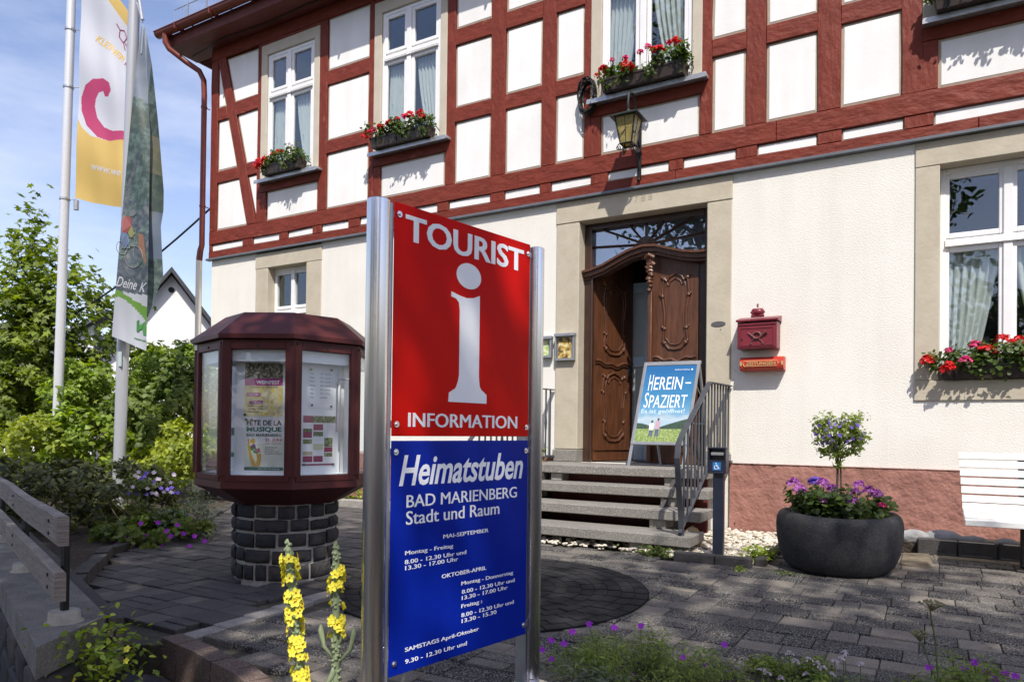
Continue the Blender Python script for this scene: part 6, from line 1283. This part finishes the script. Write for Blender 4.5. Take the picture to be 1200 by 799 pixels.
# lower wing
mb = MB(); g4 = [(-5.2, -1.1), (-2.0, -1.1), (-2.0, 2.9), (-5.2, .6)]; mb.add([HP(a, -.6, z) for a, z in g4]+[HP(a, 6, z) for a, z in g4], [(0, 1, 2, 3), (7, 6, 5, 4)]+[(i, i+4, (i+1) % 4+4, (i+1) % 4) for i in range(4)]); obj('wing_wall', mb, 'wht2', NH)
mb = MB(); V = [HP(a, d, z+o) for (a, z) in ((-1.7, 3.35), (-5.5, .62)) for d in (-.85, 6.2) for o in (0, -.15)]; V = [(v[0], v[1], v[2]+(.9 if i in (2, 3, 6, 7) else 0)) for i, v in enumerate(V)]
mb.add(V, [(0, 2, 6, 4), (1, 5, 7, 3), (0, 4, 5, 1), (2, 3, 7, 6), (0, 1, 3, 2), (4, 6, 7, 5)]); obj('wing_roof', mb, mat('grey_roof', (.16, .17, .18), (.12, .125, .14), rough=.7), NH)
def wire(nm, pts, r, lab): mb = MB(); mb.tube(pts, r, 5); tag(obj(nm, mb, 'black'), lab, 'cable')
def sag(a, b, s_, n=14): a, b = npa(a), npa(b); return [tuple(a+(b-a)*i/n-npa((0, 0, s_*4*(i/n)*(1-i/n)))) for i in range(n+1)]
wire('power_cable', sag((-9.80, .02, 3.45), (-14.8, -.6, 1.4), .25), .016, 'black cable dropping from the house corner behind the picture banner')
wire('phone_cable', sag((-24, 9.5, 4.15), (-30, -4, 5.6), .2), .025, 'thin black wire crossing the sky low behind the flag poles')
# ================================================================== VEGETATION
def R3(px_, py_, t): return npa(CAM)+(f_+r_*(px_-600)/840+u_*((505-840*math.tan(.010))-py_)/840)*t
def topx(c, rad, n, pts):
    out = []
    for (x, y, z, s_) in pts: out.append(npa((x, y, z))+RNG.normal(size=(n, 3))*npa(s_))
    return out
c = (-13.75, -.62, .6)
mex = []
for (dx, z, s_, n_) in ((.0, 3.5, (.10, .10, .35), 60), (-.05, 2.9, (.28, .25, .3), 220), (.25, 2.5, (.35, .3, .3), 260), (-.35, 2.3, (.4, .35, .3), 260), (1.2, 2.2, (.22, .2, .16), 90), (.8, 2.6, (.15, .2, .2), 60), (-1.0, 2.4, (.2, .2, .35), 90), (-1.5, 2.1, (.2, .2, .2), 60), (1.5, 1.5, (.25, .2, .2), 90), (.5, 1.9, (.5, .4, .3), 300)): mex.append(npa((c[0]+dx*.8, c[1]+dx*.55, z))+RNG.normal(size=(int(n_*1.8), 3))*npa(s_))
bush('maple_tree', c, (1.15, 1.0, 1.65), 9500, .115, 'maple', 'maple tree behind the left flag pole, tallest greenery on the left', 'tree', None, 'maple', 90, .30, trunk=(.07, -1.1), limbs=12, low=-.8, extra=mex)
bush('hazel_shrub', (-12.1, 1.1, .42), (1.2, .95, 1.3), 10500, .095, 'lime', 'tall bright green shrub between the picture banner and the kiosk', 'shrub', None, 'oval', 90, .26, trunk=(.05, -1.1), limbs=10, low=-.9)
for (px_, py_, t_, rad, n_, lf, m_, lab, tp_) in (
  (20, 480, 11.5, (1.0, .8, .7), 4200, .085, 'maple', 'mid green maple bush at the left edge below the maple', 'maple'),
  (110, 470, 11.2, (.6, .6, .65), 3200, .08, 'lime', 'mid green bush between the two flag poles', 'maple'),
  (40, 535, 9.6, (.9, .6, .5), 2600, .09, 'yell', 'yellow green bush behind the grey boards', 'oval'),
  (105, 520, 9.8, (.7, .5, .45), 2200, .09, 'lime', 'bright green bush right of the left flag pole', 'oval'),
  (165, 505, 10.2, (.6, .5, .6), 2200, .10, 'mid', 'green shrub right behind the nearer flag pole', 'oval'),
  (205, 535, 9.4, (.55, .45, .42), 2600, .075, 'yell', 'rounded yellow green shrub left of the kiosk', 'oval'),
  (215, 480, 11.0, (.6, .5, .9), 2400, .11, 'mid', 'dark green bush between kiosk and bright shrub', 'oval'),
  (60, 590, 7.4, (1.0, .55, .50), 4200, .065, 'dkleaf', 'dark olive shrub right behind the grey boards', 'oval'),
  (120, 600, 7.0, (.75, .55, .52), 4200, .06, 'dkleaf', 'dark olive shrub in front of the nearer flag pole', 'oval'),
  (10, 600, 6.6, (.8, .45, .45), 2600, .06, 'dkleaf', 'dark shrub at the left edge behind the boards', 'oval'),
  (178, 588, 6.9, (.45, .4, .36), 2600, .045, 'mid', 'flowering perennials beside the nearer flag pole', 'thin'),
  (185, 632, 6.4, (.5, .38, .22), 3200, .045, 'mid', 'low cranesbill clump with violet flowers at the bed edge', 'round'),
  (222, 612, 6.5, (.28, .25, .22), 900, .05, 'grey', 'grey green clump at the bed edge next to the kiosk', 'thin')):
    cc = R3(px_, py_, t_); gd = -1.02
    o, C = bush('garden_bush', cc, rad, n_, lf, m_, lab, 'shrub', None, tp_, 34, .16 if lf > .07 else .11, limbs=5, low=-.7)
    if 'violet flowers' in lab:
        for (fx, fy) in ((165, 613), (172, 628), (155, 641), (163, 645), (142, 644), (168, 645), (137, 638), (200, 628), (208, 615), (195, 622), (215, 625), (190, 640), (150, 628), (228, 628), (176, 640), (240, 634), (185, 612), (133, 640), (222, 640)):
            p = R3(fx, fy, t_-.38+random.uniform(-.05, .1)); small_flower(p, .022, 'fmag', (CAM-p)/np.linalg.norm(CAM-p)+npa((0, 0, .5)), o)
    if 'perennials' in lab:
        for i in range(34): fx = random.uniform(148, 210); fy = random.uniform(553, 580); p = R3(fx, fy, t_-.15+random.uniform(-.2, .2)); small_flower(p, .020, random.choice(['fwht', 'fwht', 'fvio']), (CAM-p)/np.linalg.norm(CAM-p)+npa((0, 0, .6)), o)
# broad leaved plant
t = empty('broad_leaf_plant', tuple(R3(205, 625, 6.6)), 'plant with large blue green leaves left of the kiosk', 'plant')
for i in range(14):
    c0 = R3(205, 618, 6.6); a = random.uniform(0, 2*pi); L_ = random.uniform(.18, .3); d = npa((cos(a), sin(a), random.uniform(.5, 1.4))); d /= np.linalg.norm(d); s_ = np.cross(d, (0, 0, 1)); s_ /= np.linalg.norm(s_); up_ = np.cross(s_, d); mb = MB()
    V = []; 
    for q in range(6): w = .075*sin(pi*min(1, .12+q/5.6)); p = c0+d*L_*q/5+npa((0, 0, -.05*(q/5)**2)); V += [p-s_*w+up_*.02, p, p+s_*w+up_*.02]
    mb.add(V, [(3*q+j, 3*q+3+j, 3*q+4+j, 3*q+1+j) for q in range(5) for j in range(2)]); obj('leaf', mb, 'cab', t, smooth='all')
# mulleins
def mullein(p_top, p_bot, lab, z_open, seed, nfl, branches=()):
    random.seed(seed); t = empty('mullein', tuple(npa(p_bot)+npa((0, 0, -.2))), lab, 'flower'); a = npa(p_top); b = npa(p_bot); ax = (b-a)/np.linalg.norm(b-a); Ln = np.linalg.norm(b-a)
    mb = MB(); mb.tube([a, a+(b-a)*.07, a+(b-a)*.2, b, b+ax*.22], [.003, .012, .014, .012, .013], 8)
    for i in range(170):
        q = random.uniform(.005, 1); th_ = random.uniform(0, 2*pi); r = .013 if q > .08 else .004+.1*q; p = a+(b-a)*q+npa((cos(th_), sin(th_), 0))*r; mb.ico(p, .0065, .2, 0)
    obj('stem', mb, 'stemg', t, smooth='all')
    for i in range(nfl):
        q = z_open[0]+(z_open[1]-z_open[0])*((i+random.random())/nfl)
        if any(g0 < q < g1 for g0, g1 in z_open[2]): continue
        th_ = random.uniform(-pi, pi); d = npa((cos(th_), sin(th_), 0)); p = a+(b-a)*q+d*.026; small_flower(p, random.uniform(.014, .019), 'fyel', d+npa((0, 0, .25)), t, centre='fcen' if random.random() < .8 else 'fyel')
    for (q, dx, h) in branches:
        p = a+(b-a)*q; e = p+npa((cos(YAW)*dx, sin(YAW)*dx, h)); m2 = MB(); m2.tube([p, (p+e)/2+npa((cos(YAW)*dx*.3, sin(YAW)*dx*.3, -.01)), e-npa((0, 0, .02)), e], [.006, .007, .011, .003], 7); obj('side_spike', m2, 'stemg', t, smooth='all')
    V, F = scatter(npa(p_bot)+npa((0, 0, -.16))+RNG.normal(size=(12, 3))*npa((.05, .05, .04)), .12, 'oval', up=.5); npmesh('leaves', V, F, 'grey', t)
mullein(R3(337, 632, 2.4), R3(356, 830, 2.4), 'left mullein spike, densely covered with yellow flowers', (.09, .86, ((.25, .30), (.70, .76))), 3, 95, ((.93, .10, .10),))
mullein(R3(394, 634, 2.5), R3(394, 830, 2.5), 'right mullein spike with fewer yellow flowers, beside the sign', (.15, .58, ((.32, .36), (.40, .45))), 5, 52, ((.72, -.055, .13), (.74, .06, .13), (.64, .02, .08)))
# foreground plants
def fore_plant(nm, px_, py_, t_, rad, n_, leaf, m_, tpl, lab, cat='plant', fl=(), fm='fmag', fr_=.016, nc=40, up=.7):
    c = R3(px_, py_, t_); P, C = clumps(c, rad, n_, nc, rad[2]*.4, shell=.35, low=-.3); V, F = scatter(P, leaf, tpl, up=up, outc=c-npa((0, 0, rad[2]))); t = empty(nm, (c[0], c[1], c[2]-rad[2]*.6), lab, cat); npmesh('foliage', V, F, m_, t); mb = MB()
    for (fx, fy, dt) in fl:
        p = R3(fx, fy, t_+dt); dd = CAM-p; small_flower(p, fr_, fm, dd/np.linalg.norm(dd)+npa((0, 0, .9)), t); b0 = npa((p[0]*.7+c[0]*.3, p[1]*.7+c[1]*.3, c[2])); mb.tube([p, (p+b0)/2+npa((.005, 0, .01)), b0], .0018, 4)
    if mb.v: obj('stems', mb, 'stem', t, kind='stuff')
    return t, c
cf = [(690.5, 731), (671, 740), (720, 735), (751, 733), (646, 750), (635, 761), (661, 754), (646, 772), (849, 755), (827, 779), (741, 792), (715, 796), (770, 760), (800, 770)]
fore_plant('cranesbill', 748, 808, 3.0, (.44, .30, .20), 15000, .027, 'fern', 'thin', 'feathery green cranesbill mound with magenta flowers right of the sign post', 'plant', [(a, b, random.uniform(-.1, .1)) for a, b in cf], nc=170)
V, F = scatter(R3(700, 800, 2.75)+RNG.normal(size=(500, 3))*npa((.09, .05, .025)), .035, 'thin', up=1.2); tag(npmesh('silver_plant', V, F, 'grey'), 'pale silvery tuft low in front of the cranesbill mound', 'plant', kind='stuff')
t, c = fore_plant('oregano', 935, 815, 2.9, (.27, .2, .14), 4200, .022, 'fern', 'oval', 'oregano with small pale flower clusters at the bottom edge', nc=50)
for (fx, fy) in ((893, 785), (900, 790), (925, 766), (932, 775), (948, 772), (957, 778), (965, 783), (978, 775), (988, 770), (990, 765), (975, 790), (945, 790), (915, 795), (1008, 778)):
    p = R3(fx, fy, 2.85); flowerhead(p, .016, 'fwht', 16, t, sz=.009); mb = MB(); mb.tube([p, p+npa((.005, 0, -.09))], .0018, 4); obj('stem', mb, 'stem', t)
fore_plant('cranesbill', 1145, 818, 2.8, (.28, .22, .13), 4500, .026, 'fern', 'thin', 'cranesbill with magenta flowers in the bottom right corner', 'plant', [(a, b, random.uniform(-.05, .05)) for a, b in ((1142, 776), (1131, 784), (1157, 787), (1178, 789), (1120, 795), (1089, 782), (1165, 795), (1190, 792))], nc=40)
fore_plant('lavender', 1035, 822, 2.8, (.24, .15, .11), 1800, .03, 'grey', 'thin', 'sparse grey herb tuft between oregano and the corner cranesbill', nc=25)
t = empty('wild_carrot', tuple(R3(1105, 830, 2.6)), 'dried wild carrot with two seed heads on tall thin stalks', 'plant')
mb = MB(); mb.tube([R3(1090, 716, 2.6), R3(1096, 750, 2.6), R3(1104, 860, 2.6)], .003, 5); mb.tube([R3(1081, 752, 2.6), R3(1090, 780, 2.6), R3(1104, 810, 2.6)], .0025, 5); obj('stalk', mb, 'stem', t)
X['seed'] = mat('dried_seed', (.20, .20, .09), (.28, .25, .13), rough=.8, scale=50)
for (x, y, r) in ((1092, 706, .045), (1078, 742, .035)):
    c0 = R3(x, y+6, 2.6); mb = MB(); 
    for i in range(60):
        a = random.uniform(0, 2*pi); q = sqrt(random.random())*r; p = c0+npa((q*cos(a), q*sin(a)*.8, .028-.3*q*q/r)); mb.tube([c0-npa((0, 0, .012)), (c0+p)/2+npa((0, 0, -.004)), p], .0007, 3, False); mb.ico(p, .0035, .2, 0)
    obj('seed_head', mb, 'seed', t, kind='stuff')
w = weed(tuple(R3(118, 792, 3.05)), (.22, .16, .14), 420, .035, 'lime', 'green weed with small yellow flowers below the end of the stone wall', 'oval', fl=[(*R3(149, 760, 2.95), .016, 'fyel'), (*R3(148, 774, 2.95), .014, 'fyel'), (*R3(86, 797, 2.95), .013, 'fyel')])
mb = MB()
for i in range(14): p = R3(118+random.uniform(-30, 35), 765+random.uniform(0, 20), 3.0); mb.tube([R3(118, 810, 3.05), p], .002, 4)
obj('stems', mb, 'stem', w, kind='stuff')
weed(tuple(R3(92, 680, 5.0)), (.14, .08, .05), 160, .035, 'yell', 'yellow green moss tuft where the wall meets the shrubs'); weed(tuple(R3(130, 700, 4.9)), (.25, .03, .02), 70, .02, 'mid', 'thin weeds along the dark edge strip of the wall')
# leaf litter and grit on the paving
P = npa([(x, y, gz(x, y)+.002) for x, y in [(random.uniform(-6, 1.2), random.uniform(-5.2, -.7)) for _ in range(260)] if paved(x, y)])
V, F = scatter(P, .022, 'oval', up=9); tag(npmesh('leaf_litter', V, F, mat('dry_leaf', (.20, .13, .05), (.12, .10, .04), rough=.9, rnd='island', rndcols=[(0, (.6, .6, .6)), (1, (1.4, 1.3, 1.1))])), 'scattered small dry leaves on the paving', 'leaves', kind='stuff')
# shade trees of the street side behind the viewer
for (x, y, zc, rad, n_, lab) in ((3.9, -10.1, 7.4, (2.3, 2.7, 3.3), 8600, 'leafy street tree, right of the viewpoint, shading the planter'), (-1.2, -10.2, 7.5, (2.3, 2.7, 3.4), 9400, 'leafy street tree directly behind the viewpoint'), (-4.9, -11.0, 7.6, (2.5, 2.7, 3.4), 9400, 'leafy street tree left behind the viewpoint, shading the kiosk'), (6.9, -10.6, 7.2, (2.4, 2.5, 3.1), 8000, 'leafy street tree far right behind the viewpoint'), (-1.5, -21, 3.6, (3.6, 2.5, 3.6), 4200, 'broad tree across the street straight behind the viewpoint'), (6.0, -22, 3.8, (3.8, 2.5, 3.8), 4200, 'broad tree across the street right of the middle one'), (-9.5, -22, 3.2, (3.8, 2.5, 3.4), 4200, 'broad tree across the street at its left end'), (14, -18, 3.6, (3.6, 3, 3.6), 4000, 'broad tree at the right end of the street')):
    bush('street_tree', (x, y, zc), rad, n_, .17 if y > -15 else .35, 'canopy', lab, 'tree', 'street trees behind the viewpoint', 'oval', 110, .75, trunk=(.17, -1.3), limbs=14, low=-.95, shell=.2)
